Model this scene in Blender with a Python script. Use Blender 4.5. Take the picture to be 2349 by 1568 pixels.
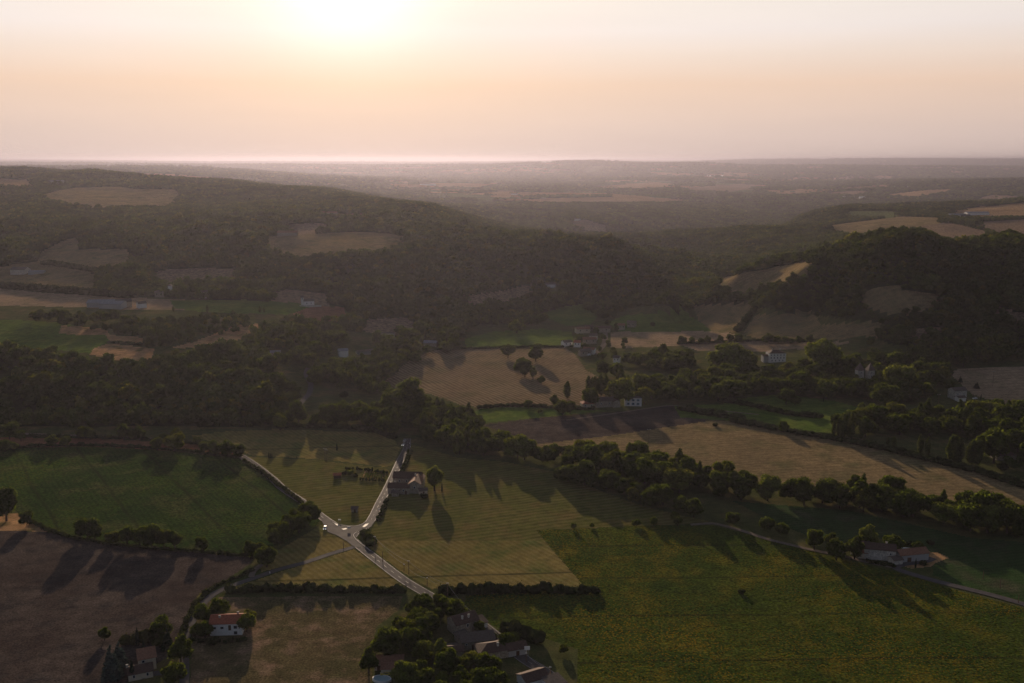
import bpy, math, random
import numpy as np
from math import radians, sin, cos, tan, atan, pi
random.seed(11); RNG = np.random.default_rng(11)
for o in list(bpy.data.objects): bpy.data.objects.remove(o)
C = bpy.context.scene.collection
SC = bpy.context.scene

# ------------------------------------------------------------------ camera, sky, sun, exposure
FP, CX, CY = 2284.0, 1174.5, 784.0          # focal length and centre in units of a 2349 x 1568 frame
CAMZ = 200.0
PITCH = atan((CY - 366.0) / FP)             # the level line lies at 366 of 1568
cam_d = bpy.data.cameras.new("camera"); cam = bpy.data.objects.new("camera", cam_d); C.objects.link(cam)
cam_d.sensor_width = 36.0; cam_d.lens = 36.0 * FP / 2349.0
cam_d.clip_start = 1.0; cam_d.clip_end = 120000.0
cam.location = (0, 0, CAMZ); cam.rotation_euler = (pi / 2 - PITCH, 0, 0)
SC.camera = cam
SUN_EL, SUN_AZ = radians(10.6), radians(-9.0)     # azimuth from +Y towards +X
SUN_DIR = (sin(SUN_AZ) * cos(SUN_EL), cos(SUN_AZ) * cos(SUN_EL), sin(SUN_EL))
sun_d = bpy.data.lights.new("sun", 'SUN'); sun_d.energy = 4.6; sun_d.angle = radians(0.5); sun_d.color = (1.0, 0.76, 0.53)
sun = bpy.data.objects.new("sun", sun_d); C.objects.link(sun)
from mathutils import Vector
sun.rotation_euler = Vector(SUN_DIR).to_track_quat('Z', 'Y').to_euler()
HAZE_DENSITY = 4.9e-5
SC.view_settings.view_transform = 'Standard'; SC.view_settings.look = 'None'
SC.view_settings.exposure = 0.0; SC.view_settings.gamma = 1.0
cy = SC.cycles
cy.max_bounces = 5; cy.diffuse_bounces = 2; cy.glossy_bounces = 2; cy.transmission_bounces = 3
cy.transparent_max_bounces = 8; cy.volume_bounces = 0; cy.use_denoising = True
cy.sample_clamp_indirect = 4.0; cy.caustics_reflective = False; cy.caustics_refractive = False

world = bpy.data.worlds.new("World"); SC.world = world; world.use_nodes = True
def build_world():
    nt = world.node_tree; N = nt.nodes; L = nt.links; N.clear()
    out = N.new('ShaderNodeOutputWorld'); bg = N.new('ShaderNodeBackground')
    sky = N.new('ShaderNodeTexSky'); sky.sky_type = 'NISHITA'; sky.sun_disc = False
    sky.sun_elevation = SUN_EL; sky.sun_rotation = SUN_AZ; sky.dust_density = 3.0; sky.altitude = 300
    bg.inputs['Strength'].default_value = 0.1
    tc = N.new('ShaderNodeTexCoord')
    sep = N.new('ShaderNodeSeparateXYZ'); L.new(tc.outputs['Generated'], sep.inputs[0])
    dot = N.new('ShaderNodeVectorMath'); dot.operation = 'DOT_PRODUCT'; dot.inputs[1].default_value = SUN_DIR
    nrm = N.new('ShaderNodeVectorMath'); nrm.operation = 'NORMALIZE'; L.new(tc.outputs['Generated'], nrm.inputs[0]); L.new(nrm.outputs[0], dot.inputs[0])
    def M(op, a, b=None, clamp=False):
        m = N.new('ShaderNodeMath'); m.operation = op; m.use_clamp = clamp
        for i, v in enumerate((a, b)):
            if v is None: continue
            if isinstance(v, (int, float)): m.inputs[i].default_value = v
            else: L.new(v, m.inputs[i])
        return m.outputs[0]
    d = dot.outputs['Value']
    half = M('MULTIPLY', M('ADD', d, 1.0), 0.5, True)
    lobe = M('POWER', half, 1.2)
    ramp = N.new('ShaderNodeValToRGB'); ramp.color_ramp.interpolation = 'LINEAR'
    L.new(M('MULTIPLY', sep.outputs['Z'], 1.0, True), ramp.inputs[0])
    el = ramp.color_ramp.elements
    stops = [(0.0, (0.72, 0.56, 0.505)), (0.025, (0.79, 0.61, 0.53)), (0.071, (0.92, 0.67, 0.515)), (0.098, (0.95, 0.78, 0.665)), (0.12, (0.97, 0.86, 0.80)),
             (0.16, (1.0, 0.90, 0.80)), (0.21, (0.90, 0.83, 0.76)), (0.33, (0.34, 0.33, 0.33)), (0.55, (0.08, 0.095, 0.125)), (1.0, (0.04, 0.05, 0.07))]
    el[0].position, el[0].color = stops[0][0], stops[0][1] + (1,)
    el[1].position, el[1].color = stops[-1][0], stops[-1][1] + (1,)
    for p_, c_ in stops[1:-1]:
        e = el.new(p_); e.color = c_ + (1,)
    def scale(vec, s):
        m = N.new('ShaderNodeVectorMath'); m.operation = 'SCALE'
        if isinstance(vec, tuple): m.inputs[0].default_value = vec
        else: L.new(vec, m.inputs[0])
        if isinstance(s, (int, float)): m.inputs['Scale'].default_value = s
        else: L.new(s, m.inputs['Scale'])
        return m.outputs[0]
    def add(a, b):
        m = N.new('ShaderNodeVectorMath'); m.operation = 'ADD'; L.new(a, m.inputs[0]); L.new(b, m.inputs[1]); return m.outputs[0]
    # faint drifting streaks of high haze
    mp = N.new('ShaderNodeMapping'); mp.inputs['Scale'].default_value = (2.0, 2.0, 26.0); L.new(nrm.outputs[0], mp.inputs[0])
    nz = N.new('ShaderNodeTexNoise'); nz.inputs['Scale'].default_value = 2.2; nz.inputs['Detail'].default_value = 3.0; L.new(mp.outputs[0], nz.inputs['Vector'])
    streak = M('ADD', M('MULTIPLY', nz.outputs['Fac'], 0.07), 0.965)
    base = scale(scale(ramp.outputs[0], M('MULTIPLY', lobe, streak)), 9.75)
    g1 = scale((1.0, 0.45, 0.06), M('MULTIPLY', M('POWER', M('MAXIMUM', d, 0.0), 60.0), 1.2))
    g2 = scale((1.0, 0.95, 0.88), M('MULTIPLY', M('POWER', M('MAXIMUM', d, 0.0), 420.0), 4.6))
    away = scale((0.75, 0.98, 1.45), M('POWER', M('SUBTRACT', 1.0, half, True), 0.8))   # the cool half of the sky, away from the sun
    tot = add(add(add(base, away), add(g1, g2)), scale(sky.outputs[0], 0.01))
    L.new(tot, bg.inputs['Color']); L.new(bg.outputs[0], out.inputs[0])
build_world()

# ------------------------------------------------------------------ helpers: view geometry
SP, CP = sin(PITCH), cos(PITCH)
def ray(px, py):
    """forward-plane slopes of the ray through a frame point: X/Y and (Z-CAMZ)/Y"""
    a = (CY - np.asarray(py, float)) / FP
    fwd = CP + a * SP
    return ((np.asarray(px, float) - CX) / FP) / fwd, (-SP + a * CP) / fwd
def project(X, Y, Z):
    dz = Z - CAMZ
    depth = Y * CP - dz * SP
    up = Y * SP + dz * CP
    return CX + FP * X / depth, CY - FP * up / depth

# ------------------------------------------------------------------ value noise
_T = RNG.random((256, 256))
def vnoise(x, y):
    xi = np.floor(x).astype(np.int64); yi = np.floor(y).astype(np.int64)
    fx = x - xi; fy = y - yi
    fx = fx * fx * (3 - 2 * fx); fy = fy * fy * (3 - 2 * fy)
    a = _T[xi & 255, yi & 255]; b = _T[(xi + 1) & 255, yi & 255]
    c = _T[xi & 255, (yi + 1) & 255]; d = _T[(xi + 1) & 255, (yi + 1) & 255]
    return (a * (1 - fx) + b * fx) * (1 - fy) + (c * (1 - fx) + d * fx) * fy
def fbm(x, y, octv=4):
    s = 0; amp = 0.5; t = 0
    for i in range(octv):
        s = s + amp * (vnoise(x + 17.3 * i, y - 9.1 * i) - 0.5); t += amp; amp *= 0.5; x = x * 2.03; y = y * 2.03
    return s / t

# ------------------------------------------------------------------ terrain
def H(Y, z): return ('h', Y, z)
def D(Y, y): return ('d', Y, y)
COLS = {
 -250: [(1700,0),(1400,0),(1200,0),(1080,0),(980,0),(880,14),(812,22),(790,24),(735,32),(690,36),(657,38),(610,50),(560,62),(500,84),(465,98),(443,110),(422,120),(408,134),(398,146),H(6200,100)],
 0: [(1700,0),(1400,0),(1200,0),(1080,0),(980,0),(880,14),(812,22),(790,24),(735,32),(690,36),(657,38),(610,50),(560,62),(500,84),(465,98),(443,110),(422,120),(408,134),(398,146),H(6200,100)],
 200: [(1700,0),(1400,0),(1200,0),(1080,0),(980,0),(900,12),(840,22),(815,26),(790,28),(745,34),(700,38),(660,42),(640,46),(600,58),(560,70),(530,78),(500,88),(470,100),(453,106),(438,113),(424,122),(413,133),(405,142),H(6200,110)],
 400: [(1700,0),(1400,0),(1200,0),(1080,0),(985,0),(920,8),(870,16),(820,24),(780,28),(745,32),(715,36),(690,38),(665,42),(640,48),(600,60),(560,72),(520,82),(490,92),(468,100),(451,108),(436,116),(428,121),H(5000,60)],
 600: [(1700,0),(1400,0),(1200,0),(1080,0),(990,0),(930,6),(880,12),(840,17),(800,21),(760,26),(715,33),(690,38),(660,44),(620,56),(590,66),(560,76),(535,84),(500,94),(475,102),(456,106),(448,109),(441,112),H(5000,60)],
 800: [(1700,0),(1400,0),(1200,0),(1080,0),(990,0),(900,2),(850,4),(800,8),(760,14),(735,18),(710,24),(670,36),(630,50),(600,61),(580,69),(545,81),(510,91),(484,98),(466,104),(457,107),H(4600,40)],
 1000: [(1700,0),(1400,0),(1200,0),(1000,0),(900,0),(800,3),(760,5),(735,8),(700,20),(650,38),(600,58),(560,73),(540,79),(505,88),(488,93),(478,96),H(3900,35),D(4800,446),D(5600,436)],
 1200: [(1700,0),(1400,0),(1200,0),(1000,0),(900,0),(750,2),(720,3),(690,10),(650,26),(600,50),(570,66),(552,74),H(2080,10),D(2500,535),D(3200,500),D(3800,475),D(4300,458),D(5000,446),D(5800,434)],
 1400: [(1700,0),(1400,0),(1200,0),(1000,0),(900,0),(800,0),(740,1),(700,2),(680,6),(650,24),(610,44),(580,58),(558,67),H(2030,-12),D(2330,545),H(2750,-35),D(3000,520),D(3400,495),D(3800,480),D(4200,468),D(4700,456),D(5400,444),D(6400,430)],
 1550: [(1700,0),(1400,0),(1200,0),(1000,0),(900,0),(800,0),(770,1),(740,3),(725,5),(700,16),(680,28),(665,37),(655,43),H(1480,16),D(1620,628),D(1740,602),D(1850,580),H(2150,-25),D(2330,556),D(2520,529),H(2950,-50),D(3300,515),D(3900,490),D(4500,470),D(5000,455),D(5500,444),D(6500,430)],
 1700: [(1700,0),(1400,0),(1200,0),(1000,0),(900,0),(850,0),(800,3),(770,6),(740,10),(705,18),(680,29),(650,43),(625,55),H(1600,18),D(1950,598),D(2150,560),D(2450,521),H(2980,-55),D(3700,500),D(4200,485),D(4700,470),D(5600,450),D(6900,430)],
 1850: [(1700,0),(1400,0),(1200,0),(1000,0),(900,0),(850,1),(820,4),(790,7),(760,13),(730,20),(700,32),(670,47),(640,62),(608,76),H(1480,38),D(1800,585),D(2150,550),D(2550,520),D(2850,502),D(3000,490),H(3600,-40),D(4600,470),D(5600,450),D(7000,430)],
 2000: [(1700,0),(1400,0),(1200,0),(1000,0),(900,0),(860,2),(830,6),(800,12),(770,20),(740,30),(710,41),(680,53),(650,66),(620,78),(595,88),(580,95),H(1450,55),D(1800,560),D(2150,530),D(2500,508),D(2850,488),D(3000,482),H(3700,12),D(5000,455),D(6000,434),H(7500,15)],
 2150: [(1700,0),(1400,0),(1200,0),(1000,0),(900,0),(860,4),(830,9),(800,15),(770,23),(740,33),(700,46),(660,61),(620,76),(590,89),(566,101),(557,106),H(1480,66),D(1900,538),D(2300,512),D(2700,490),D(3000,480),D(3150,476),H(4000,15),D(4900,455),D(5800,430),D(6300,421),H(8000,20)],
 2349: [(1700,0),(1400,0),(1200,0),(1000,0),(900,0),(870,4),(840,9),(810,15),(780,21),(740,33),(700,46),(660,60),(620,75),(590,89),(580,94),H(1500,58),D(1900,550),D(2250,520),D(2700,490),D(3100,472),D(3300,466),H(4200,20),D(5000,440),D(5600,425),D(6200,416),H(8000,20)],
 2600: [(1700,0),(1400,0),(1200,0),(1000,0),(900,0),(870,4),(840,9),(810,15),(780,21),(740,33),(700,46),(660,60),(620,75),(590,89),(580,94),H(1500,58),D(1900,550),D(2250,520),D(2700,490),D(3100,472),D(3300,466),H(4200,20),D(5000,440),D(5600,425),D(6200,416),H(8000,20)],
}
FAR = []
for x in range(-250, 2650, 100):
    FAR.append((x, 13500, 'z', -45 if x > 700 else 20))
    FAR.append((x, 22500, 'z', 20)); FAR.append((x, 38000, 'z', 50)); FAR.append((x, 72000, 'z', 20))
def crest(Y, pts):
    xs = [p[0] for p in pts]; ys = [p[1] for p in pts]
    for x in range(-250, 2650, 75): FAR.append((x, Y, 'y', float(np.interp(x, xs, ys))))
crest(11000, [(-250,388),(0,387),(150,383),(300,385),(430,383),(560,390),(640,398),(800,408),(1000,414),(1300,418),(1600,412),(1700,414),(1850,420),(2100,415),(2600,412)])
crest(18000, [(-250,376),(200,377),(500,381),(630,378),(700,382),(900,383),(1050,382),(1180,379),(1300,373),(1400,374),(1500,380),(1620,377),(1700,384),(2000,385),(2600,384)])
crest(30000, [(-250,371),(300,374),(600,378),(900,379),(1200,376),(1500,377),(1600,374),(1700,371),(1800,369),(2000,367.5),(2349,369.5),(2600,369)])
crest(50000, [(-250,364),(0,364.5),(200,366.5),(400,371),(600,373),(800,375.5),(900,373),(1000,372),(1200,370),(1350,364.5),(1450,366.5),(1550,369.5),(1700,371.5),(2600,371)])
def control_points():
    P = []
    for x, lst in COLS.items():
        for e in lst:
            if e[0] == 'h':
                Y, z = e[1], e[2]; u = ray(x, 500)[0]
                if x >= 1000 and Y > 2400: Y = 2400 + (Y - 2400) * 1.45; z -= 40
            elif e[0] == 'd':
                Y = e[1]; u, t = ray(x, e[2])
                if x >= 1000 and Y > 2400: Y = 2400 + (Y - 2400) * 1.45     # the lowland beyond the gorge
                z = CAMZ + t * Y
            else:
                u, t = ray(x, e[0]); z = e[1]; Y = (z - CAMZ) / t
            P.append((float(u), float(Y), float(z)))
    for x, Y, k, v in FAR:
        u, t = ray(x, v if k == 'y' else 400)
        P.append((float(u), float(Y), float(v if k == 'z' else CAMZ + t * Y)))
    for u in np.linspace(-0.95, 0.95, 9): P.append((float(u), 230.0, 0.0))
    return np.array(P)
CPts = control_points()
KU = 1.35
def build_lattice():
    A = np.c_[CPts[:, 0] * KU, np.log(CPts[:, 1])]
    n = len(A)
    r = np.sqrt(((A[:, None] - A[None]) ** 2).sum(-1) + 1e-4)
    K = r + np.eye(n) * -0.0008
    Pm = np.c_[np.ones(n), A]
    M = np.block([[K, Pm], [Pm.T, np.zeros((3, 3))]])
    # work in view slope x height so that near and far weigh alike
    w = np.linalg.solve(M, np.r_[CPts[:, 2], np.zeros(3)])
    us = np.linspace(-0.95, 0.95, 381); vs = np.linspace(math.log(215), math.log(80000), 680)
    G = np.zeros((len(us), len(vs)))
    for i, u in enumerate(us):
        rr = np.sqrt((u * KU - A[None, :, 0]) ** 2 + (vs[:, None] - A[None, :, 1]) ** 2 + 1e-4)
        G[i] = rr @ w[:n] + w[n] + w[n + 1] * u * KU + w[n + 2] * vs
    return us, vs, G
US, VS, LG = build_lattice()
def zbase(X, Y):
    Y = np.maximum(Y, 216.0); u = np.clip(X / Y, -0.949, 0.949); v = np.log(np.minimum(Y, 79000.0))
    a = (u - US[0]) / (US[1] - US[0]); b = (v - VS[0]) / (VS[1] - VS[0])
    i = np.floor(a).astype(int); j = np.floor(b).astype(int); a = a - i; b = b - j
    return (LG[i, j] * (1 - a) + LG[i + 1, j] * a) * (1 - b) + (LG[i, j + 1] * (1 - a) + LG[i + 1, j + 1] * a) * b
def zf(X, Y):
    X = np.asarray(X, float); Y = np.asarray(Y, float)
    z = zbase(X, Y)
    hill = np.clip((z - 12) / 60, 0, 1) * np.clip((Y - 800) / 700, 0, 1)
    n1 = fbm(X / 260.0 + 3, Y / 330.0, 3); n2 = fbm(X / 90.0, Y / 110.0 + 7, 3)
    rid = 0.5 - np.abs(fbm(X / 420.0 + 40, Y / 520.0 + 12, 2)) * 2.2
    far = np.clip((Y - 7000) / 4500, 0, 1)
    mid = np.clip((Y - 1800) / 1500, 0, 1) * (1 - far)
    spur = (0.25 - np.abs(fbm(X / 620.0 + Y / 1500.0 + 21, Y / 1100.0 + 3, 2))) * 34 * np.clip((Y - 1400) / 500, 0, 1) * np.clip((4300 - Y) / 900, 0, 1) * np.clip((150 - X) / 300, 0, 1)
    z = z + hill * (1 - far) * (n1 * 20 + n2 * 8) + hill * spur + mid * rid * 30 + (1 - hill) * n1 * 1.6 * (1 - far)
    z = z + far * (fbm(X / 2200.0, Y / 4200.0 + 5, 4) * 70) * np.clip(1.35 - np.clip(z, 0, 200) / 200 * 1.15, 0.1, 1)
    return z
def P(px, py):
    """where the ray through a frame point meets the ground"""
    u, t = ray(px, py)
    Ys = np.exp(np.linspace(math.log(235), math.log(72000), 2800))
    zz = zf(u * Ys, Ys); rz = CAMZ + t * Ys
    k = np.nonzero(zz >= rz)[0]
    if len(k) == 0: k = [len(Ys) - 1]
    k = max(int(k[0]), 1)
    d0 = rz[k - 1] - zz[k - 1]; d1 = zz[k] - rz[k]
    f = d0 / (d0 + d1) if d0 + d1 > 0 else 0.5
    Y = Ys[k - 1] + (Ys[k] - Ys[k - 1]) * f
    return float(u * Y), float(Y), float(zf(u * Y, Y))

# ------------------------------------------------------------------ materials
def mat(name): 
    m = bpy.data.materials.new(name); m.use_nodes = True; return m
def lin(c): return tuple(c) + (1,)
def noise_node(N, L, vec, scale, detail=3.0, rough=0.55):
    n = N.new('ShaderNodeTexNoise'); n.inputs['Scale'].default_value = scale; n.inputs['Detail'].default_value = detail
    n.inputs['Roughness'].default_value = rough; L.new(vec, n.inputs['Vector']); return n.outputs['Fac']
def ramp_node(N, L, fac, stops):
    r = N.new('ShaderNodeValToRGB'); L.new(fac, r.inputs[0]); e = r.color_ramp.elements
    e[0].position, e[0].color = stops[0][0], lin(stops[0][1]); e[1].position, e[1].color = stops[-1][0], lin(stops[-1][1])
    for p_, c_ in stops[1:-1]: e.new(p_).color = lin(c_)
    return r.outputs[0]
def mixc(N, L, fac, a, b, mode='MIX'):
    m = N.new('ShaderNodeMix'); m.data_type = 'RGBA'; m.blend_type = mode
    if isinstance(fac, (int, float)): m.inputs[0].default_value = fac
    else: L.new(fac, m.inputs[0])
    for i, v in ((6, a), (7, b)):
        if isinstance(v, tuple): m.inputs[i].default_value = lin(v)
        else: L.new(v, m.inputs[i])
    return m.outputs[2]
def mathn(N, L, op, a, b=None, c=None, clamp=False):
    m = N.new('ShaderNodeMath'); m.operation = op; m.use_clamp = clamp
    for i, v in enumerate((a, b, c)):
        if v is None: continue
        if isinstance(v, (int, float)): m.inputs[i].default_value = v
        else: L.new(v, m.inputs[i])
    return m.outputs[0]
def field_mat(name, c1, c2, c3=None, row_angle=None, row_w=3.0, row_amt=0.25, patch=60.0, fine=0.5, fine_amt=0.5, spots=None, tracks=None, bump=0.3):
    """ground cover: large patches c1/c2, fine mottling, optional drilled rows, flower specks and tractor lines"""
    m = mat(name); nt = m.node_tree; N = nt.nodes; L = nt.links
    b = N['Principled BSDF']; b.inputs['Roughness'].default_value = 0.95; b.inputs['Specular IOR Level'].default_value = 0.0
    g = N.new('ShaderNodeNewGeometry'); pos = g.outputs['Position']
    col = mixc(N, L, ramp_node(N, L, noise_node(N, L, pos, 1.0 / patch, 5.0, 0.62), [(0.38, (0, 0, 0)), (0.62, (1, 1, 1))]), c1, c2)
    if c3 is not None:
        col = mixc(N, L, ramp_node(N, L, noise_node(N, L, pos, 2.6 / patch, 4.0, 0.6), [(0.50, (0, 0, 0)), (0.68, (1, 1, 1))]), col, c3)
    fn = noise_node(N, L, pos, 1.0 / fine, 2.0, 0.7)
    col = mixc(N, L, 1.0, col, ramp_node(N, L, fn, [(0.3, (1 - fine_amt,) * 3), (0.7, (1 + fine_amt,) * 3)]), 'MULTIPLY')
    mn = noise_node(N, L, pos, 1.0 / 5.5, 3.0, 0.6)
    col = mixc(N, L, 1.0, col, ramp_node(N, L, mn, [(0.3, (0.74,) * 3), (0.7, (1.26,) * 3)]), 'MULTIPLY')
    def stripes(ang, w, lo, hi, dist):
        mp = N.new('ShaderNodeMapping'); mp.inputs['Rotation'].default_value = (0, 0, ang); L.new(pos, mp.inputs[0])
        sp = N.new('ShaderNodeSeparateXYZ'); L.new(mp.outputs[0], sp.inputs[0])
        wob = mathn(N, L, 'MULTIPLY', noise_node(N, L, pos, 1 / 70.0, 4.0), dist * 1.6)
        x = mathn(N, L, 'FRACT', mathn(N, L, 'DIVIDE', mathn(N, L, 'ADD', sp.outputs['X'], wob), w))
        return ramp_node(N, L, mathn(N, L, 'PINGPONG', x, 0.5), [(lo, (0, 0, 0)), (hi, (1, 1, 1))])
    if row_angle is not None:
        s = stripes(row_angle, row_w, 0.12, 0.38, 6.0)
        k = mathn(N, L, 'MULTIPLY', noise_node(N, L, pos, 1 / 25.0, 3.0), 1.6 * row_amt)
        col = mixc(N, L, k, col, mixc(N, L, s, (0.03, 0.022, 0.016), (0.40, 0.33, 0.22)))
    if tracks:
        for ang, w in tracks:
            s = stripes(ang, w, 0.0, 1.6 / w, 3.0)
            wornaway = ramp_node(N, L, noise_node(N, L, pos, 1 / 48.0, 3.0, 0.7), [(0.34, (0.35,) * 3), (0.62, (0.9,) * 3)])
            col = mixc(N, L, mathn(N, L, 'MULTIPLY', mathn(N, L, 'SUBTRACT', 1.0, s), wornaway), col, (0.022, 0.028, 0.010))
    if spots:
        sc, density, pcol, psc = spots
        v = N.new('ShaderNodeTexVoronoi'); v.inputs['Scale'].default_value = 1 / sc; L.new(pos, v.inputs['Vector'])
        a = ramp_node(N, L, v.outputs['Distance'], [(0.22, (1, 1, 1)), (0.42, (0, 0, 0))])
        pm = ramp_node(N, L, noise_node(N, L, pos, 1 / psc, 4.0, 0.6), [(0.5 - 0.25 * density, (0, 0, 0)), (0.70, (1, 1, 1))])
        col = mixc(N, L, mathn(N, L, 'MULTIPLY', a, pm), col, pcol)
    L.new(col, b.inputs['Base Color'])
    bp = N.new('ShaderNodeBump'); bp.inputs['Strength'].default_value = bump; bp.inputs['Distance'].default_value = 0.5
    L.new(mathn(N, L, 'ADD', fn, mn), bp.inputs['Height']); L.new(bp.outputs[0], b.inputs['Normal'])
    return m
def foliage_mat(name, c1, c2, c3, transl=0.35, zs=0.25):
    m = mat(name); nt = m.node_tree; N = nt.nodes; L = nt.links
    N.remove(N['Principled BSDF']); out = N['Material Output']
    oi = N.new('ShaderNodeObjectInfo'); g = N.new('ShaderNodeNewGeometry')
    col = ramp_node(N, L, oi.outputs['Random'], [(0.0, c1), (0.5, c2), (0.85, c1), (1.0, c3)])
    fn = noise_node(N, L, g.outputs['Position'], zs, 3.0, 0.65)
    col = mixc(N, L, 1.0, col, ramp_node(N, L, fn, [(0.3, (0.55,) * 3), (0.7, (1.45,) * 3)]), 'MULTIPLY')
    ri = ramp_node(N, L, g.outputs['Random Per Island'], [(0.0, (0.7,) * 3), (1.0, (1.3,) * 3)])
    col = mixc(N, L, 1.0, col, ri, 'MULTIPLY')
    d = N.new('ShaderNodeBsdfDiffuse'); t = N.new('ShaderNodeBsdfTranslucent'); mx = N.new('ShaderNodeMixShader')
    L.new(col, d.inputs[0])
    tcol = mixc(N, L, 1.0, col, (1.35, 1.25, 0.55), 'MULTIPLY'); L.new(tcol, t.inputs[0])
    mx.inputs[0].default_value = transl; L.new(d.outputs[0], mx.inputs[1]); L.new(t.outputs[0], mx.inputs[2]); L.new(mx.outputs[0], out.inputs[0])
    return m
def plain_mat(name, c, rough=0.8, spec=0.2, var=0.2, sc=1.5, metal=0.0):
    m = mat(name); nt = m.node_tree; N = nt.nodes; L = nt.links; b = N['Principled BSDF']
    b.inputs['Roughness'].default_value = rough; b.inputs['Specular IOR Level'].default_value = spec; b.inputs['Metallic'].default_value = metal
    g = N.new('ShaderNodeTexCoord')
    fn = noise_node(N, L, g.outputs['Object'], sc, 4.0, 0.65)
    L.new(mixc(N, L, 1.0, tuple(c), ramp_node(N, L, fn, [(0.3, (1 - var,) * 3), (0.7, (1 + var,) * 3)]), 'MULTIPLY'), b.inputs['Base Color'])
    return m
R45 = radians(45)
MT = {}
MT['meadow'] = field_mat('meadow', (0.065, 0.079, 0.026), (0.095, 0.097, 0.036), (0.130, 0.107, 0.046), patch=55, fine=0.7, fine_amt=0.35)
MT['lush'] = field_mat('lush', (0.073, 0.121, 0.022), (0.109, 0.157, 0.030), (0.145, 0.173, 0.036), patch=70, fine_amt=0.25)
MT['stubble'] = field_mat('stubble', (0.199, 0.131, 0.074), (0.248, 0.174, 0.094), (0.141, 0.112, 0.054), row_angle=radians(-29), row_w=4.2, row_amt=0.30, patch=80, fine_amt=0.25)
MT['mown'] = field_mat('mown', (0.189, 0.147, 0.044), (0.246, 0.189, 0.060), (0.117, 0.136, 0.033), row_angle=radians(-38), row_w=3.2, row_amt=0.12, tracks=[(radians(86), 57.0)], patch=60, fine_amt=0.3)
MT['hayfield'] = field_mat('hayfield', (0.098, 0.104, 0.022), (0.135, 0.124, 0.030), (0.169, 0.124, 0.040), row_angle=radians(70), row_w=4.5, row_amt=0.12, patch=50, fine_amt=0.3)
MT['plough'] = field_mat('plough', (0.063, 0.047, 0.040), (0.100, 0.078, 0.066), (0.048, 0.042, 0.040), patch=34, fine=0.9, fine_amt=0.5)
MT['redstub'] = field_mat('redstub', (0.203, 0.094, 0.058), (0.254, 0.125, 0.070), patch=40, fine_amt=0.25)
MT['dry'] = field_mat('dry', (0.405, 0.225, 0.114), (0.516, 0.308, 0.153), (0.197, 0.142, 0.056), patch=26, fine_amt=0.3)
MT['sunflower'] = field_mat('sunflower', (0.036, 0.060, 0.010), (0.066, 0.084, 0.012), (0.105, 0.098, 0.014), patch=45, fine=1.3, fine_amt=0.75, spots=(1.15, 0.5, (0.284, 0.164, 0.008), 70.0), tracks=[(radians(88.5), 41.0)], bump=0.8)
MT['sunflower2'] = field_mat('sunflower2', (0.022, 0.048, 0.009), (0.036, 0.068, 0.011), (0.070, 0.078, 0.024), patch=60, fine=1.5, fine_amt=0.75, row_angle=radians(-33), row_w=3.0, row_amt=0.03, spots=(1.7, 0.2, (0.106, 0.115, 0.009), 60.0), tracks=[(radians(-33), 38.0)], bump=0.8)
MT['crop'] = field_mat('crop', (0.027, 0.057, 0.018), (0.038, 0.075, 0.022), (0.068, 0.072, 0.040), patch=60, fine=0.8, fine_amt=0.5, row_angle=radians(78), row_w=3.2, row_amt=0.04)
MT['rough'] = field_mat('rough', (0.140, 0.104, 0.053), (0.096, 0.085, 0.038), (0.263, 0.171, 0.111), patch=38, fine=0.9, fine_amt=0.5)
MT['floor'] = field_mat('floor', (0.035, 0.043, 0.015), (0.052, 0.057, 0.022), patch=40)
MT['hillmeadow'] = field_mat('hillmeadow', (0.198, 0.141, 0.073), (0.264, 0.188, 0.093), (0.132, 0.117, 0.051), row_angle=radians(80), row_w=5.0, row_amt=0.10, patch=60, fine=1.4, fine_amt=0.3)
MT['fargold'] = field_mat('fargold', (0.269, 0.173, 0.096), (0.346, 0.224, 0.122), patch=200, fine=4)
MT['fargreen'] = field_mat('fargreen', (0.090, 0.112, 0.045), (0.135, 0.150, 0.060), patch=200, fine=4)
MT['farbrown'] = field_mat('farbrown', (0.180, 0.128, 0.090), (0.240, 0.165, 0.105), patch=200, fine=4)
MT['strip'] = field_mat('strip', (0.30, 0.205, 0.13), (0.38, 0.26, 0.165), (0.22, 0.17, 0.09), row_angle=radians(84), row_w=7.0, row_amt=0.12, patch=70, fine=1.5, fine_amt=0.3)

# ------------------------------------------------------------------ tagging and mesh building
def tag(o, label=None, cat=None, group=None, kind=None):
    if label: o['label'] = label
    if cat: o['category'] = cat
    if group: o['group'] = group
    if kind: o['kind'] = kind
    return o
def mesh_np(name, V, F, smooth=True):
    """V (n,3), F (m,k) arrays -> mesh"""
    me = bpy.data.meshes.new(name); V = np.ascontiguousarray(V, np.float32); F = np.ascontiguousarray(F, np.int32)
    n, k = F.shape
    me.vertices.add(len(V)); me.vertices.foreach_set('co', V.ravel())
    me.loops.add(n * k); me.loops.foreach_set('vertex_index', F.ravel())
    me.polygons.add(n); me.polygons.foreach_set('loop_start', np.arange(0, n * k, k, dtype=np.int32))
    me.polygons.foreach_set('loop_total', np.full(n, k, np.int32))
    me.polygons.foreach_set('use_smooth', np.full(n, smooth, bool))
    me.update(calc_edges=True); me.validate()
    return me
def obj(name, me, material=None, parent=None, loc=None):
    o = bpy.data.objects.new(name, me); C.objects.link(o)
    if material is not None and me is not None:
        for m in (material if isinstance(material, list) else [material]): me.materials.append(m)
    if parent: o.parent = parent
    if loc is not None: o.location = loc
    return o
def empty(name, loc=(0, 0, 0), rz=0.0):
    o = bpy.data.objects.new(name, None); C.objects.link(o); o.location = loc; o.rotation_euler = (0, 0, rz)
    o.empty_display_size = 2; return o
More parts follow.
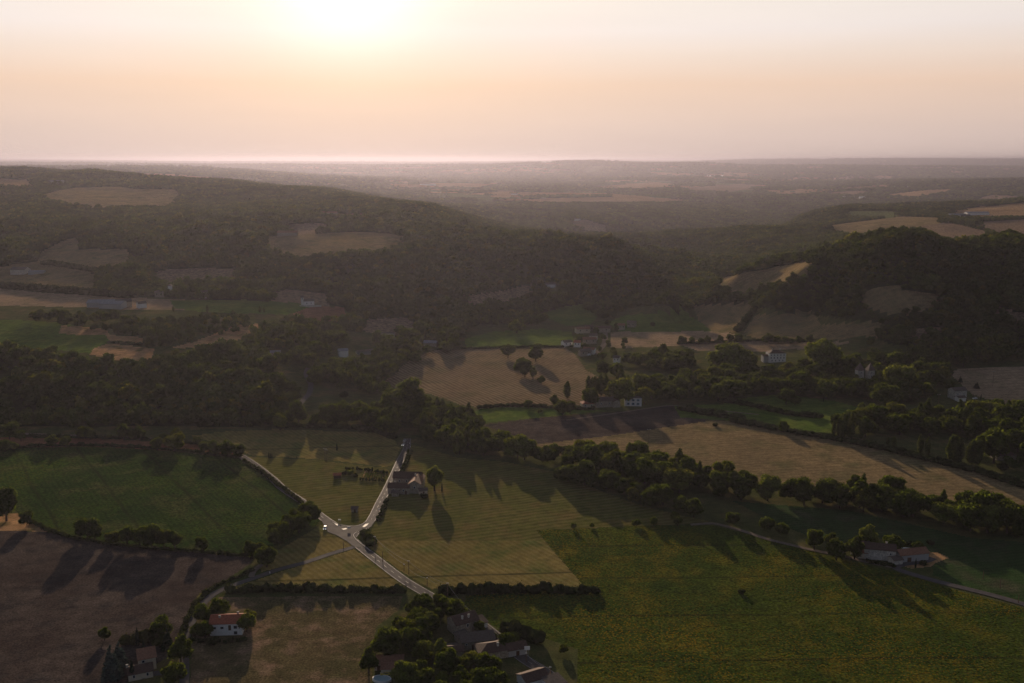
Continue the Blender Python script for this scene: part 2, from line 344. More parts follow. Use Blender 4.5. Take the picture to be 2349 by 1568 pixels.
def inpoly(px, py, poly):
    poly = np.asarray(poly, float); res = np.zeros(px.shape, bool)
    x0, y0 = poly[:, 0].min(), poly[:, 1].min(); x1, y1 = poly[:, 0].max(), poly[:, 1].max()
    m = (px >= x0) & (px <= x1) & (py >= y0) & (py <= y1)
    if not m.any(): return res
    X, Y = px[m], py[m]; r = np.zeros(X.shape, bool); n = len(poly)
    for i in range(n):
        xa, ya = poly[i]; xb, yb = poly[(i + 1) % n]
        if ya == yb: continue
        c = ((ya > Y) != (yb > Y)) & (X < (xb - xa) * (Y - ya) / (yb - ya) + xa)
        r ^= c
    res[m] = r; return res

# ------------------------------------------------------------------ which cover lies where (outlines as seen on the 2349 x 1568 frame, laid on the ground)
FIELDS = [  # (object name, material, outline)   later ones win
 ('left_meadow', 'meadow', [(-60,975),(70,985),(450,985),(640,985),(860,985),(925,1010),(905,1080),(860,1180),(800,1205),(740,1190),(560,1050),(-60,1040)]),
 ('stubble_field', 'mown', [(580,1046),(640,1048),(760,1056),(885,1072),(900,1068),(918,1030),(905,1010),(860,993),(640,985),(520,990),(440,1000),(540,1030)]),
 ('hay_field', 'hayfield', [(562,1048),(700,1054),(885,1074),(900,1090),(865,1165),(840,1200),(800,1204),(745,1188),(640,1108)]),
 ('vegetable_garden', 'dry', [(838,1080),(886,1084),(880,1101),(830,1101)]),
 ('red_stubble_field', 'redstub', [(-60,1006),(60,1004),(260,1008),(430,1018),(560,1036),(555,1046),(400,1034),(200,1024),(-60,1028)]),
 ('sunflower_field', 'sunflower2', [(-60,1034),(60,1027),(200,1026),(400,1036),(548,1052),(640,1115),(700,1163),(735,1195),(720,1215),(640,1250),(575,1274),(480,1266),(300,1252),(180,1238),(120,1222),(60,1190),(20,1160),(-60,1120)]),
 ('ploughed_field', 'plough', [(-60,1213),(110,1222),(200,1240),(350,1259),(582,1280),(576,1292),(520,1330),(484,1347),(458,1362),(440,1385),(420,1430),(402,1480),(396,1500),(240,1600),(-60,1600)]),
 ('dry_verge', 'dry', [(-60,1178),(40,1178),(70,1200),(115,1221),(60,1219),(-60,1216)]),
 ('grass_verge', 'hayfield', [(484,1347),(458,1362),(440,1385),(420,1430),(402,1480),(400,1568),(418,1568),(420,1480),(440,1410),(470,1368),(492,1352)]),
 ('rough_meadow', 'mown', [(745,1200),(815,1252),(756,1270),(700,1288),(600,1312),(596,1300),(640,1262),(720,1215)]),
 ('mown_meadow', 'mown', [(587,1332),(643,1312),(756,1278),(812,1260),(925,1340),(932,1354),(520,1352),(555,1340)]),
 ('pasture', 'rough', [(505,1370),(925,1368),(915,1400),(862,1440),(850,1600),(436,1600),(440,1450),(470,1385)]),
 ('hay_field', 'hayfield', [(945,1020),(1050,1050),(1160,1060),(1280,1085),(1380,1128),(1485,1165),(1640,1200),(1230,1217),(1248,1240),(862,1240),(850,1220),(880,1170),(912,1090),(930,1050)]),
 ('mown_meadow', 'mown', [(862,1240),(1248,1240),(1300,1300),(1345,1348),(1010,1350),(990,1352),(925,1315),(865,1270),(840,1250)]),
 ('sunflower_field', 'sunflower', [(1230,1217),(1400,1210),(1620,1202),(1700,1222),(1810,1252),(1900,1275),(2055,1312),(2185,1352),(2420,1415),(2420,1700),(1325,1700),(1325,1490),(1230,1458),(1140,1440),(1085,1412),(1066,1385),(1070,1366),(1345,1352)]),
 ('crop_field', 'crop', [(1680,1150),(1780,1158),(1950,1172),(2100,1205),(2230,1235),(2420,1250),(2420,1398),(2185,1338),(2140,1320),(2140,1275),(2060,1245),(1990,1230),(1930,1250),(1880,1240),(1780,1200)]),
 ('farmyard', 'dry', [(2110,1265),(2150,1268),(2178,1280),(2150,1290),(2135,1300),(2090,1305),(2070,1297)]),
 ('stubble_field', 'hillmeadow', [(1190,1026),(1300,1010),(1400,1000),(1560,963),(1690,967),(1900,1005),(2200,1072),(2420,1115),(2420,1160),(2100,1150),(1990,1130),(1800,1125),(1600,1090),(1450,1045),(1250,1045)]),
 ('ploughed_field', 'plough', [(1105,975),(1250,958),(1420,945),(1545,930),(1560,938),(1625,966),(1500,985),(1400,1000),(1190,1024),(1150,990)]),
 ('small_meadow', 'lush', [(1085,945),(1110,935),(1180,932),(1300,940),(1400,942),(1250,957),(1105,972)]),
 ('green_pasture', 'lush', [(1660,918),(1790,905),(1912,920),(2010,945),(1960,985),(1890,995),(1690,966),(1560,958),(1545,930),(1660,928)]),
 ('contoured_field', 'stubble', [(868,885),(905,855),(950,818),(1000,803),(1180,796),(1295,795),(1320,815),(1345,850),(1400,880),(1440,900),(1400,925),(1290,932),(1110,936),(1060,930),(990,905)]),
 ('alfalfa_field', 'lush', [(1065,778),(1130,762),(1240,755),(1310,762),(1318,790),(1200,797),(1070,800)]),
 ('alfalfa_field', 'lush', [(1235,722),(1290,705),(1370,692),(1410,680),(1390,705),(1355,745),(1300,748)]),
 ('alfalfa_field', 'lush', [(1395,740),(1430,725),(1560,712),(1600,735),(1640,763),(1420,762)]),
 ('stubble_field', 'strip', [(1400,762),(1650,760),(1700,770),(1690,790),(1400,800)]),
 ('stubble_field', 'hillmeadow', [(1590,702),(1720,695),(1728,710),(1695,762),(1640,765),(1602,735)]),
 ('stubble_field', 'hillmeadow', [(1735,722),(1860,712),(1885,745),(1960,740),(2025,738),(2010,770),(1900,782),(1750,780),(1700,768)]),
 ('gold_field', 'strip', [(1560,792),(1700,782),(1900,784),(1960,786),(1850,800),(1760,806),(1600,805)]),
 ('gold_field', 'strip', [(2170,850),(2300,842),(2420,838),(2420,940),(2300,928),(2230,905)]),
 ('alfalfa_field', 'lush', [(-60,735),(60,735),(150,742),(240,762),(262,790),(215,812),(120,803),(-60,788)]),
 ('dry_plot', 'dry', [(140,748),(200,750),(245,757),(250,768),(190,770),(135,765)]),
 ('dry_plot', 'dry', [(240,768),(330,775),(325,790),(255,786)]),
 ('dry_plot', 'dry', [(215,800),(250,788),(355,800),(345,832),(270,828),(205,814)]),
 ('dry_plot', 'dry', [(395,798),(470,775),(545,745),(625,742),(610,762),(540,782),(470,800)]),
 ('stubble_field', 'strip', [(-60,656),(100,672),(300,683),(470,690),(430,712),(320,712),(200,706),(-60,700)]),
 ('alfalfa_field', 'lush', [(390,690),(560,688),(700,697),(712,706),(660,722),(480,718),(400,708)]),
 ('stubble_field', 'redstub', [(705,706),(740,702),(790,706),(795,728),(780,742),(700,732),(670,722)]),
 ('stubble_field', 'farbrown', [(820,735),(930,728),(960,745),(940,760),(850,755)]),
 ('hill_field', 'hillmeadow', [(85,600),(95,578),(150,550),(200,540),(175,560),(180,572),(290,572),(300,590),(270,608),(190,615)]),
 ('hill_field', 'hillmeadow', [(-60,625),(40,605),(95,600),(110,612),(218,630),(222,650),(200,668),(60,660),(-60,650)]),
 ('hill_field', 'farbrown', [(325,630),(400,616),(530,616),(555,628),(500,640),(380,640)]),
 ('hill_field', 'farbrown', [(605,682),(650,665),(740,672),(760,688),(700,692)]),
 ('hill_field', 'hillmeadow', [(608,560),(612,542),(700,538),(810,532),(885,534),(940,546),(900,562),(800,575),(700,585),(640,578)]),
 ('hill_field', 'hillmeadow', [(90,450),(130,438),(180,430),(270,428),(360,440),(410,458),(380,470),(200,468)]),
 ('hill_field', 'hillmeadow', [(300,434),(400,434),(420,448),(380,446)]),
 ('hill_field', 'farbrown', [(660,514),(740,512),(760,520),(690,528),(650,522)]),
 ('hill_field', 'farbrown', [(735,492),(830,490),(850,498),(760,498)]),
 ('hill_field', 'fargold', [(895,478),(960,477),(1000,484),(930,484)]),
 ('hill_field', 'fargold', [(-60,408),(60,412),(80,422),(-60,420)]),
 ('hill_field', 'farbrown', [(1060,680),(1150,668),(1205,655),(1240,650),(1180,685),(1090,695)]),
 ('hill_field', 'farbrown', [(1302,508),(1345,505),(1390,518),(1395,530),(1345,524)]),
 ('hill_field', 'hillmeadow', [(1635,642),(1700,628),(1850,600),(1870,598),(1840,622),(1740,655),(1700,670)]),
 ('hill_field', 'hillmeadow', [(1985,690),(1975,680),(2020,660),(2060,654),(2075,668),(2155,678),(2160,688),(2085,708),(2030,705)]),
 ('hill_field', 'hillmeadow', [(1890,520),(1960,510),(2070,497),(2150,500),(2165,508),(2110,518),(2040,522),(1960,535)]),
 ('hill_field', 'farbrown', [(2100,520),(2180,512),(2260,530),(2270,545),(2180,550),(2150,540)]),
 ('hill_field', 'fargold', [(2175,486),(2250,474),(2420,462),(2420,492),(2290,494),(2220,495)]),
 ('hill_field', 'farbrown', [(2235,510),(2420,500),(2420,540),(2310,538)]),
 ('hill_field', 'fargreen', [(1930,485),(2030,484),(2070,488),(2040,494),(1960,494)]),
 ('hill_field', 'farbrown', [(2090,755),(2150,748),(2180,760),(2100,772)]),
 ('hill_field', 'farbrown', [(2270,710),(2290,706),(2420,735),(2420,745),(2330,730)]),
 ('plateau_field', 'fargold', [(1175,462),(1260,455),(1430,452),(1560,456),(1570,461),(1400,463)]),
 ('plateau_field', 'fargold', [(1060,446),(1150,440),(1250,442),(1400,444),(1390,449),(1250,450)]),
 ('plateau_field', 'fargreen', [(1010,452),(1060,448),(1180,456),(1120,460)]),
 ('plateau_field', 'fargold', [(890,428),(1010,420),(1150,424),(1100,431),(960,432)]),
 ('plateau_field', 'fargold', [(1350,430),(1500,418),(1560,424),(1480,434),(1400,436)]),
 ('plateau_field', 'farbrown', [(1560,432),(1700,422),(1760,428),(1680,440),(1600,442)]),
 ('plateau_field', 'fargold', [(2030,447),(2130,436),(2200,434),(2160,444),(2090,455)]),
 ('plateau_field', 'farbrown', [(1870,445),(1960,438),(2010,440),(1960,450)]),
]
FOREST = [
 [(-60,800),(0,800),(120,805),(210,827),(340,836),(420,808),(520,792),(600,765),(625,850),(665,872),(690,905),(650,966),(590,979),(300,979),(-60,979)],
 [(1960,745),(2420,745),(2420,800),(2050,792),(2010,775)],
 [(560,770),(650,742),(720,740),(800,735),(1000,745),(1070,752),(1070,775),(960,775),(800,760),(640,775)],
]
NOFOREST = [[(1200,760),(1240,715),(1400,690),(1560,712),(1700,700),(2030,745),(1990,800),(1400,810),(1200,800)], [(-60,660),(720,700),(800,705),(800,745),(640,745),(560,800),(300,840),(-60,800)]]

def classify():
    nu, = (1040,)
    us = np.r_[np.linspace(-0.9, -0.64, 40, endpoint=False), np.linspace(-0.64, 0.64, 1000), np.linspace(0.64, 0.9, 41)[1:]]
    Ys = [240.0]
    while Ys[-1] < 74000:
        y = Ys[-1]; Ys.append(y + min(y * y / 2e5 * 1.15, 0.0062 * y))
    Ys = np.array(Ys)
    U, YY = np.meshgrid(us, Ys, indexing='ij'); XX = U * YY
    Z = zf(XX, YY)
    return us, Ys, XX, YY, Z
us, Ysr, GX, GY, GZ = classify()
NU, NV = GX.shape
slope = (GZ - CAMZ) / GY
runmax = np.maximum.accumulate(slope, axis=1)
deficit = (runmax - slope) * GY                       # metres a point lies below the line of sight
def cellavg(A): return 0.25 * (A[:-1, :-1] + A[1:, :-1] + A[:-1, 1:] + A[1:, 1:])
cX, cY, cZ = cellavg(GX), cellavg(GY), cellavg(GZ)
cDef = cellavg(deficit)
cpx, cpy = project(cX, cY, cZ)
vis = cDef < 3.0 + cY * 0.001
NAMES = []; MATS = []
def cid(name, m):
    for i, (a, b) in enumerate(zip(NAMES, MATS)):
        if a == name and b == m and name in ('terrain',): return i
    NAMES.append(name); MATS.append(m); return len(NAMES) - 1
ID_MEADOW = cid('valley_ground', 'meadow'); ID_FLOOR = cid('hillside', 'floor')
fid = np.full(cX.shape, ID_MEADOW, np.int16)
wood = (cpy < 745) & vis | (~vis & (cZ > 12)) | ((cZ > 60))
for p in FOREST: wood |= inpoly(cpx, cpy, p) & vis
for p in NOFOREST: wood &= ~(inpoly(cpx, cpy, p) & vis)
fid[wood] = ID_FLOOR
# far farmland: a patchwork of irregular plots
FARPLOT = [cid('far_stubble_land', 'fargold'), cid('far_pasture_land', 'fargreen'), cid('far_ploughed_land', 'farbrown'), cid('far_woodland_floor', 'floor')]
def plots(X, Y):
    s = np.where(Y > 9000, 420.0, 250.0)
    gx = X / s + fbm(X / 900.0, Y / 900.0, 2) * 0.8; gy = Y / (s * 1.5) + fbm(X / 900.0 + 9, Y / 900.0, 2) * 0.8
    ix = np.floor(gx).astype(int); iy = np.floor(gy).astype(int)
    best = np.full(X.shape, 9e9); key = np.zeros(X.shape, int); sec = np.full(X.shape, 9e9)
    for a in (-1, 0, 1):
        for b in (-1, 0, 1):
            jx, jy = ix + a, iy + b
            r1 = _T[jx & 255, (jy * 7) & 255]; r2 = _T[(jx * 13 + 5) & 255, jy & 255]
            dd = (gx - jx - r1) ** 2 + (gy - jy - r2) ** 2
            m = dd < best; sec = np.where(m, best, np.minimum(sec, dd)); best = np.where(m, dd, best); key = np.where(m, (jx * 31 + jy * 17) & 255, key)
    return key, np.sqrt(sec) - np.sqrt(best)
key, edge = plots(cX, cY)
rk = _T[key, (key * 3) & 255]
woody = fbm(cX / 1400.0 + 50, cY / 1400.0, 3)
sel = (cY > 4300) & (cpy < 460) & ~((cpx < 980) & (cY < 6000))
pk = np.select([rk < 0.30, rk < 0.50, rk < 0.68], [0, 1, 2], 3)
pk = np.where(woody > 0.10, 3, pk)
for k in range(4): fid[sel & (pk == k)] = FARPLOT[k]
FARSEL = sel
for n, m, poly in FIELDS:
    i = cid(n, m); q = inpoly(cpx, cpy, poly) & vis
    if min(p[1] for p in poly) < 760:      # hill clearings reach a tree's height further down, where the wood in front would hide them
        q |= inpoly(cpx, cpy - np.clip(8.5 * FP / np.hypot(cY, CAMZ), 3, 14), poly) & vis & (fid == ID_FLOOR)
    fid[q] = i
GLABEL = {'valley_ground': 'dull green and brown grass floor of the valley', 'hillside': 'dark woodland floor under the hill forests'}
def build_ground():
    vidx = np.arange(NU * NV).reshape(NU, NV)
    A, B, Cc, Dd = vidx[:-1, :-1].ravel(), vidx[1:, :-1].ravel(), vidx[1:, 1:].ravel(), vidx[:-1, 1:].ravel()
    V = np.c_[GX.ravel(), GY.ravel(), GZ.ravel()]; f = fid.ravel()
    for i, (n, m) in enumerate(zip(NAMES, MATS)):
        s = f == i
        if not s.any(): print('no faces', n, m); continue
        F = np.c_[A[s], B[s], Cc[s], Dd[s]]
        uq, inv = np.unique(F, return_inverse=True)
        o = obj(n, mesh_np(n, V[uq], inv.reshape(F.shape)), MT[m])
        tag(o, GLABEL.get(n, n.replace('_', ' ') + ' seen from above'), None, None, 'structure')
build_ground()

# ------------------------------------------------------------------ roads, draped on the ground
def catmull(pts, n=8):
    pts = [np.array(p, float) for p in pts]; out = []
    for i in range(len(pts) - 1):
        p0 = pts[max(i - 1, 0)]; p1 = pts[i]; p2 = pts[i + 1]; p3 = pts[min(i + 2, len(pts) - 1)]
        for k in range(n):
            t = k / n
            out.append(0.5 * ((2 * p1) + (-p0 + p2) * t + (2 * p0 - 5 * p1 + 4 * p2 - p3) * t * t + (-p0 + 3 * p1 - 3 * p2 + p3) * t ** 3))
    out.append(pts[-1]); return np.array(out)
def line_xy(pp): return np.array([P(*p)[:2] for p in pp])
def densify(xy, step):
    out = [xy[0]]
    for a, b in zip(xy[:-1], xy[1:]):
        n = max(1, int(np.hypot(*(b - a)) / step))
        for k in range(1, n + 1): out.append(a + (b - a) * k / n)
    return np.array(out)
def gridz(X, Y):
    """height of the ground mesh itself (same bilinear cells)"""
    X = np.asarray(X, float); Y = np.asarray(Y, float)
    u = np.clip(X / Y, us[0], us[-1] - 1e-6)
    i = np.clip(np.searchsorted(us, u) - 1, 0, NU - 2); j = np.clip(np.searchsorted(Ysr, Y) - 1, 0, NV - 2)
    a = (u - us[i]) / (us[i + 1] - us[i]); b = (Y - Ysr[j]) / (Ysr[j + 1] - Ysr[j])
    return (GZ[i, j] * (1 - a) + GZ[i + 1, j] * a) * (1 - b) + (GZ[i, j + 1] * (1 - a) + GZ[i + 1, j + 1] * a) * b
def ribbon(name, xy, w, mtl, lift, off=0.0, nx=5, parent=None, dash=None):
    xy = densify(xy, 1.5); t = np.gradient(xy, axis=0); t /= np.linalg.norm(t, axis=1)[:, None] + 1e-9
    nrm = np.c_[-t[:, 1], t[:, 0]]; s = np.r_[0, np.cumsum(np.hypot(*np.diff(xy, axis=0).T))]
    V = []; F = []
    for k in range(nx):
        q = xy + nrm * (off + w * (k / (nx - 1) - 0.5)); V.append(np.c_[q, gridz(q[:, 0], q[:, 1]) + lift])
    V = np.array(V); n = len(xy); V = V.reshape(-1, 3)
    for k in range(nx - 1):
        for i in range(n - 1):
            if dash and (s[i] % (dash[0] + dash[1])) > dash[0]: continue
            F.append((k * n + i, k * n + i + 1, (k + 1) * n + i + 1, (k + 1) * n + i))
    me = mesh_np(name, V, np.array(F)[:, ::-1]); me.polygons.foreach_set('use_smooth', np.ones(len(F), bool))
    o = obj(name, me, mtl, parent); return o
def asphalt(name, c, rough, v=0.18):
    m = plain_mat(name, c, rough, 0.14, v, 0.35); nt = m.node_tree; N = nt.nodes; L = nt.links; b = N['Principled BSDF']
    g = N.new('ShaderNodeNewGeometry'); bp = N.new('ShaderNodeBump'); bp.inputs['Strength'].default_value = 0.25; bp.inputs['Distance'].default_value = 0.06
    L.new(noise_node(N, L, g.outputs['Position'], 2.2, 3.0), bp.inputs['Height']); L.new(bp.outputs[0], b.inputs['Normal'])
    b.inputs['Specular IOR Level'].default_value = 0.0
    gl = N.new('ShaderNodeBsdfGlossy'); gl.inputs['Roughness'].default_value = rough * 0.6; L.new(bp.outputs[0], gl.inputs['Normal'])
    wear = noise_node(N, L, g.outputs['Position'], 0.12, 4.0, 0.7); mx = N.new('ShaderNodeMixShader')
    L.new(mathn(N, L, 'MULTIPLY', wear, 0.011), mx.inputs[0]); L.new(b.outputs[0], mx.inputs[1]); L.new(gl.outputs[0], mx.inputs[2]); L.new(mx.outputs[0], N['Material Output'].inputs['Surface']); return m
MT['asphalt'] = asphalt('asphalt', (0.105, 0.092, 0.088), 0.68)
MT['lane'] = asphalt('lane', (0.11, 0.10, 0.10), 0.8)
MT['gravel'] = plain_mat('gravel', (0.19, 0.155, 0.125), 0.95, 0.0, 0.3, 0.6)
MT['paint'] = plain_mat('paint', (0.36, 0.34, 0.32), 0.6, 0.4, 0.1, 2.0)
MT['kerb'] = plain_mat('kerb', (0.5, 0.47, 0.43), 0.7, 0.05, 0.1, 2.0)
RA = [(552,1046),(587,1069),(625,1099),(652,1124),(700,1156),(739,1187),(784,1218),(813,1244),(863,1284),(925,1331),(982,1365),(1018,1386),(1066,1410),(1109,1437),(1151,1471),(1203,1513),(1245,1539),(1290,1571)]
RB = [(934,1007),(933,1029),(919,1056),(904,1089),(887,1125),(870,1157),(857,1184),(842,1205),(818,1220),(808,1232)]
RC = [(816,1254),(790,1262),(756,1272),(700,1291),(643,1306),(600,1321),(550,1338),(508,1354),(480,1371),(459,1395),(440,1427),(427,1458),(423,1492),(423,1568),(423,1640)]
xyA, xyB, xyC = (line_xy(catmull(r, 5)) for r in (RA, RB, RC))
def road(name, xy, w, m, lift, label, marks=True):
    o = ribbon(name, xy, w, MT[m], lift); tag(o, label, None, None, 'structure')
    if marks:
        for sgn in (-1, 1): ribbon('edge_line', xy, 0.12, MT['paint'], lift + 0.03, sgn * (w / 2 - 0.35), 2, o)
        ribbon('centre_line', xy, 0.14, MT['paint'], lift + 0.03, 0, 2, o, (3.0, 4.5))
    return o
road('main_road', xyA, 5.8, 'asphalt', 0.16, 'straight two lane asphalt road running diagonally across the valley')
road('branch_road', xyB, 5.4, 'asphalt', 0.20, 'curving asphalt road climbing from the junction to the wooded stream')
road('side_road', xyC, 3.8, 'lane', 0.12, 'narrow unmarked lane bending down from the junction', False)
def patch(name, pts, m, lift, label=None, parent=None):
    """filled outline draped on the ground"""
    xy = line_xy(pts); lo, hi = xy.min(0), xy.max(0); st = 1.0
    gx = np.arange(lo[0], hi[0] + st, st); gy = np.arange(lo[1], hi[1] + st, st)
    import mathutils
    from mathutils.geometry import delaunay_2d_cdt
    X, Y = np.meshgrid(gx, gy); X = X.ravel(); Y = Y.ravel(); k = inpoly(X, Y, xy)
    b = densify(np.vstack([xy, xy[:1]]), 1.2)[:-1]; nb = len(b)
    vs = [Vector((float(p[0]), float(p[1]))) for p in b] + [Vector((float(a), float(c))) for a, c in zip(X[k], Y[k])]
    v, e, f, *_ = delaunay_2d_cdt(vs, [(i, (i + 1) % nb) for i in range(nb)], [list(range(nb))], 1, 1e-4)
    V = np.array([(p.x, p.y) for p in v]); V = np.c_[V, gridz(V[:, 0], V[:, 1]) + lift]
    tri = [tuple(t) for t in f if len(t) == 3]
    me = bpy.data.meshes.new(name); me.from_pydata([tuple(p) for p in V], [], tri); me.update()
    if me.polygons and me.polygons[0].normal.z < 0: me.flip_normals()
    o = obj(name, me, MT[m], parent)
    if label: tag(o, label, None, None, 'structure')
    return o
jn = patch('road_junction', [(735,1186),(758,1198),(785,1206),(812,1208),(832,1203),(846,1192),(860,1196),(852,1209),(836,1218),(818,1222),(814,1230),(822,1244),(836,1258),(812,1256),(796,1243),(770,1228),(752,1222),(744,1208),(738,1196)], 'asphalt', 0.24, 'wide asphalt mouth of the road junction with white traffic islands')
for pts in ([(764,1199),(777,1206),(780,1209),(771,1206)], [(831,1210),(838,1204),(846,1202),(842,1207),(836,1211)], [(783,1215),(793,1213),(797,1215),(789,1217)]):
    patch('road_marking', pts, 'paint', 0.30, None, jn)
o = ribbon('kerb_line', line_xy(catmull([(762,1199),(775,1204),(792,1207),(815,1208),(830,1204),(840,1197)], 4)), 0.3, MT['kerb'], 0.36, 0, 2, jn)
o = ribbon('kerb_line', line_xy(catmull([(846,1213),(832,1219),(817,1223),(811,1229),(815,1237),(822,1244),(835,1254),(850,1266)], 4)), 0.3, MT['kerb'], 0.36, 0, 2, jn)
for nm, pts, w, m, lb in [
  ('farm_drive', [(2420,1408),(2348,1387),(2270,1365),(2185,1344),(2128,1329),(2072,1312),(2055,1303),(2072,1296),(2100,1292),(2128,1287),(2140,1281)], 4.2, 'lane', 'pale lane running down from the stone farm to the right edge'),
  ('field_track', [(1584,1205),(1632,1202),(1660,1207),(1710,1221),(1761,1238),(1818,1252),(1869,1264),(1931,1276),(1987,1290),(2050,1303)], 3.0, 'gravel', 'pale track curving between the sunflower field and the tree row'),
  ('country_road', [(680,940),(691,924),(709,904),(713,884),(708,874),(702,859),(708,845)], 4.6, 'lane', 'short stretch of road emerging from the trees'),
  ('country_road', [(945,768),(960,759),(987,749),(1010,744)], 7.0, 'asphalt', 'pale road glimpsed between the far trees of the valley'),
  ('valley_lane', [(-40,995),(20,995),(90,998),(250,1004),(420,1013),(530,1032),(552,1046)], 4.5, 'gravel', 'lane behind the hedge trees above the red stubble'),
  ('village_lane', [(1365,815),(1385,792),(1388,770),(1384,752)], 6.0, 'gravel', 'village street climbing through the hamlet'),
  ('farm_track', [(2200,935),(2250,938),(2300,945),(2349,950)], 4.0, 'lane', 'lane passing below the lone stone house'),
  ('farm_track', [(2155,515),(2200,505),(2235,495)], 8.0, 'gravel', 'track leading up to the hilltop sheds'),
  ('hedge_path', [(576,1325),(582,1312),(600,1296),(605,1290)], 3.0, 'gravel', 'short track entering the roadside wood'),
  ('garden_drive', [(322,1556),(345,1548),(380,1545),(402,1548),(420,1552)], 4.0, 'lane', 'pale drive of the shaded garden by the lane'),
  ('garden_path', [(1022,1484),(1045,1482),(1064,1478)], 5.0, 'gravel', 'gravel forecourt beside the long stone barn'),
  ('field_path', [(1300,965),(1420,948),(1545,931),(1630,941),(1740,952)], 2.5, 'gravel', 'faint track above the ploughed strip')]:
    tag(ribbon(nm, line_xy(catmull(pts, 5)), w, MT[m], 0.25 if P(*pts[0])[1] < 900 else 0.5), lb, None, None, 'structure')

# ------------------------------------------------------------------ haze: one closed box of even, thin air round camera and land
def build_haze():
    x, y0, y1, z0, z1 = 72000.0, -4000.0, 80000.0, float(GZ.min()) - 2.0, float(max(GZ.max(), CAMZ)) + 22.0
    V = [(sx * x, y, z) for z in (z0, z1) for sx, y in ((-1, y0), (1, y0), (1, y1), (-1, y1))]
    F = [(3, 2, 1, 0), (4, 5, 6, 7), (0, 1, 5, 4), (1, 2, 6, 5), (2, 3, 7, 6), (3, 0, 4, 7)]
    me = bpy.data.meshes.new('haze'); me.from_pydata(V, [], F); me.update()
    m = mat('haze_air'); nt = m.node_tree; N = nt.nodes; L = nt.links; N.remove(N['Principled BSDF'])
    v = N.new('ShaderNodeVolumePrincipled'); v.inputs['Color'].default_value = (0.34, 0.335, 0.43, 1); v.inputs['Density'].default_value = HAZE_DENSITY
    v.inputs['Anisotropy'].default_value = 0.6; L.new(v.outputs[0], N['Material Output'].inputs['Volume'])
    tag(obj('haze', me, m), 'thin evening haze over the whole valley', None, None, 'stuff')
build_haze()

# ------------------------------------------------------------------ foliage shapes (unit height, base at z = 0)
def rnd_unit(n, rg):
    v = rg.normal(size=(n, 3)); return v / np.linalg.norm(v, axis=1)[:, None]
def ico(sub):
    t = (1 + 5 ** .5) / 2
    v = [(-1,t,0),(1,t,0),(-1,-t,0),(1,-t,0),(0,-1,t),(0,1,t),(0,-1,-t),(0,1,-t),(t,0,-1),(t,0,1),(-t,0,-1),(-t,0,1)]
    f = [(0,11,5),(0,5,1),(0,1,7),(0,7,10),(0,10,11),(1,5,9),(5,11,4),(11,10,2),(10,7,6),(7,1,8),(3,9,4),(3,4,2),(3,2,6),(3,6,8),(3,8,9),(4,9,5),(2,4,11),(6,2,10),(8,6,7),(9,8,1)]
    v = [np.array(p) / np.linalg.norm(p) for p in v]
    for _ in range(sub):
        mid = {}; nf = []
        def m(a, b):
            k = (min(a, b), max(a, b))
            if k not in mid: q = v[a] + v[b]; v.append(q / np.linalg.norm(q)); mid[k] = len(v) - 1
            return mid[k]
        for a, b, c in f:
            x, y, z = m(a, b), m(b, c), m(c, a); nf += [(a, x, z), (b, y, x), (c, z, y), (x, y, z)]
        f = nf
    return np.array(v), np.array(f)
ICO1, ICO2 = ico(1), ico(2)
def leafy(lobes, ncards, csize, rg, core=0.86, icos=ICO1, jag=0.16, shell=(0.80, 1.16), droop=0.0):
    """lobes: list of (cx,cy,cz,rx,ry,rz). Solid lumpy hearts plus many small leaf-clump faces spread through the outer volume"""
    V = []; F = []; base = 0
    for (cx, cy_, cz, rx, ry, rz) in lobes:
        v = icos[0] * (1 + rg.uniform(-jag, jag, (len(icos[0]), 1)))
        V.append(v * np.array([rx, ry, rz]) * core + np.array([cx, cy_, cz])); F.append(icos[1] + base); base += len(v)
    vol = np.array([l[3] * l[4] + l[3] * l[5] for l in lobes]); vol = vol / vol.sum()
    pick = rg.choice(len(lobes), ncards, p=vol); Lb = np.array(lobes)[pick]
    d = rnd_unit(ncards, rg); d[:, 2] = np.where(rg.random(ncards) < 0.35, np.abs(d[:, 2]), d[:, 2])
    c = Lb[:, :3] + d * Lb[:, 3:] * rg.uniform(shell[0], shell[1], (ncards, 1))
    n = d + rg.normal(size=(ncards, 3)) * 0.55; n /= np.linalg.norm(n, axis=1)[:, None]
    a = np.cross(n, rnd_unit(ncards, rg)); a /= np.linalg.norm(a, axis=1)[:, None] + 1e-9; b = np.cross(n, a)
    s = csize * rg.uniform(0.6, 1.5, (ncards, 1))
    q = [c - a * s - b * s * 0.5, c + a * s * 0.3 - b * s, c + a * s + b * s * 0.4, c - a * s * 0.2 + b * s]
    if droop: q = [p_ - np.array([0, 0, droop]) * s for p_ in q]
    Vc = np.stack(q, 1).reshape(-1, 3); Fc = np.arange(ncards * 4).reshape(-1, 4) + base
    V.append(Vc)
    T = np.vstack([np.vstack(F), Fc[:, [0, 1, 2]], Fc[:, [0, 2, 3]]])
    return np.vstack(V), T
def broad_lobes(rg, n, w=0.42, z0=0.22, top=1.0, flat=1.0):
    L_ = []; zc = (z0 + top) / 2; hh = (top - z0) / 2
    L_.append((0, 0, zc, w * 0.66, w * 0.66, hh * 0.72))
    for i in range(n):
        a = i * 2.399 + rg.uniform(-.4, .4); e = rg.uniform(-0.75, 0.95); rr = math.sqrt(max(0, 1 - e * e * 0.8)) * rg.uniform(0.5, 0.72) * w
        r = rg.uniform(0.30, 0.50) * w
        L_.append((cos(a) * rr, sin(a) * rr, zc + e * hh * 0.68, r * 1.05, r * 1.05, r * 0.9 * flat))
    return L_
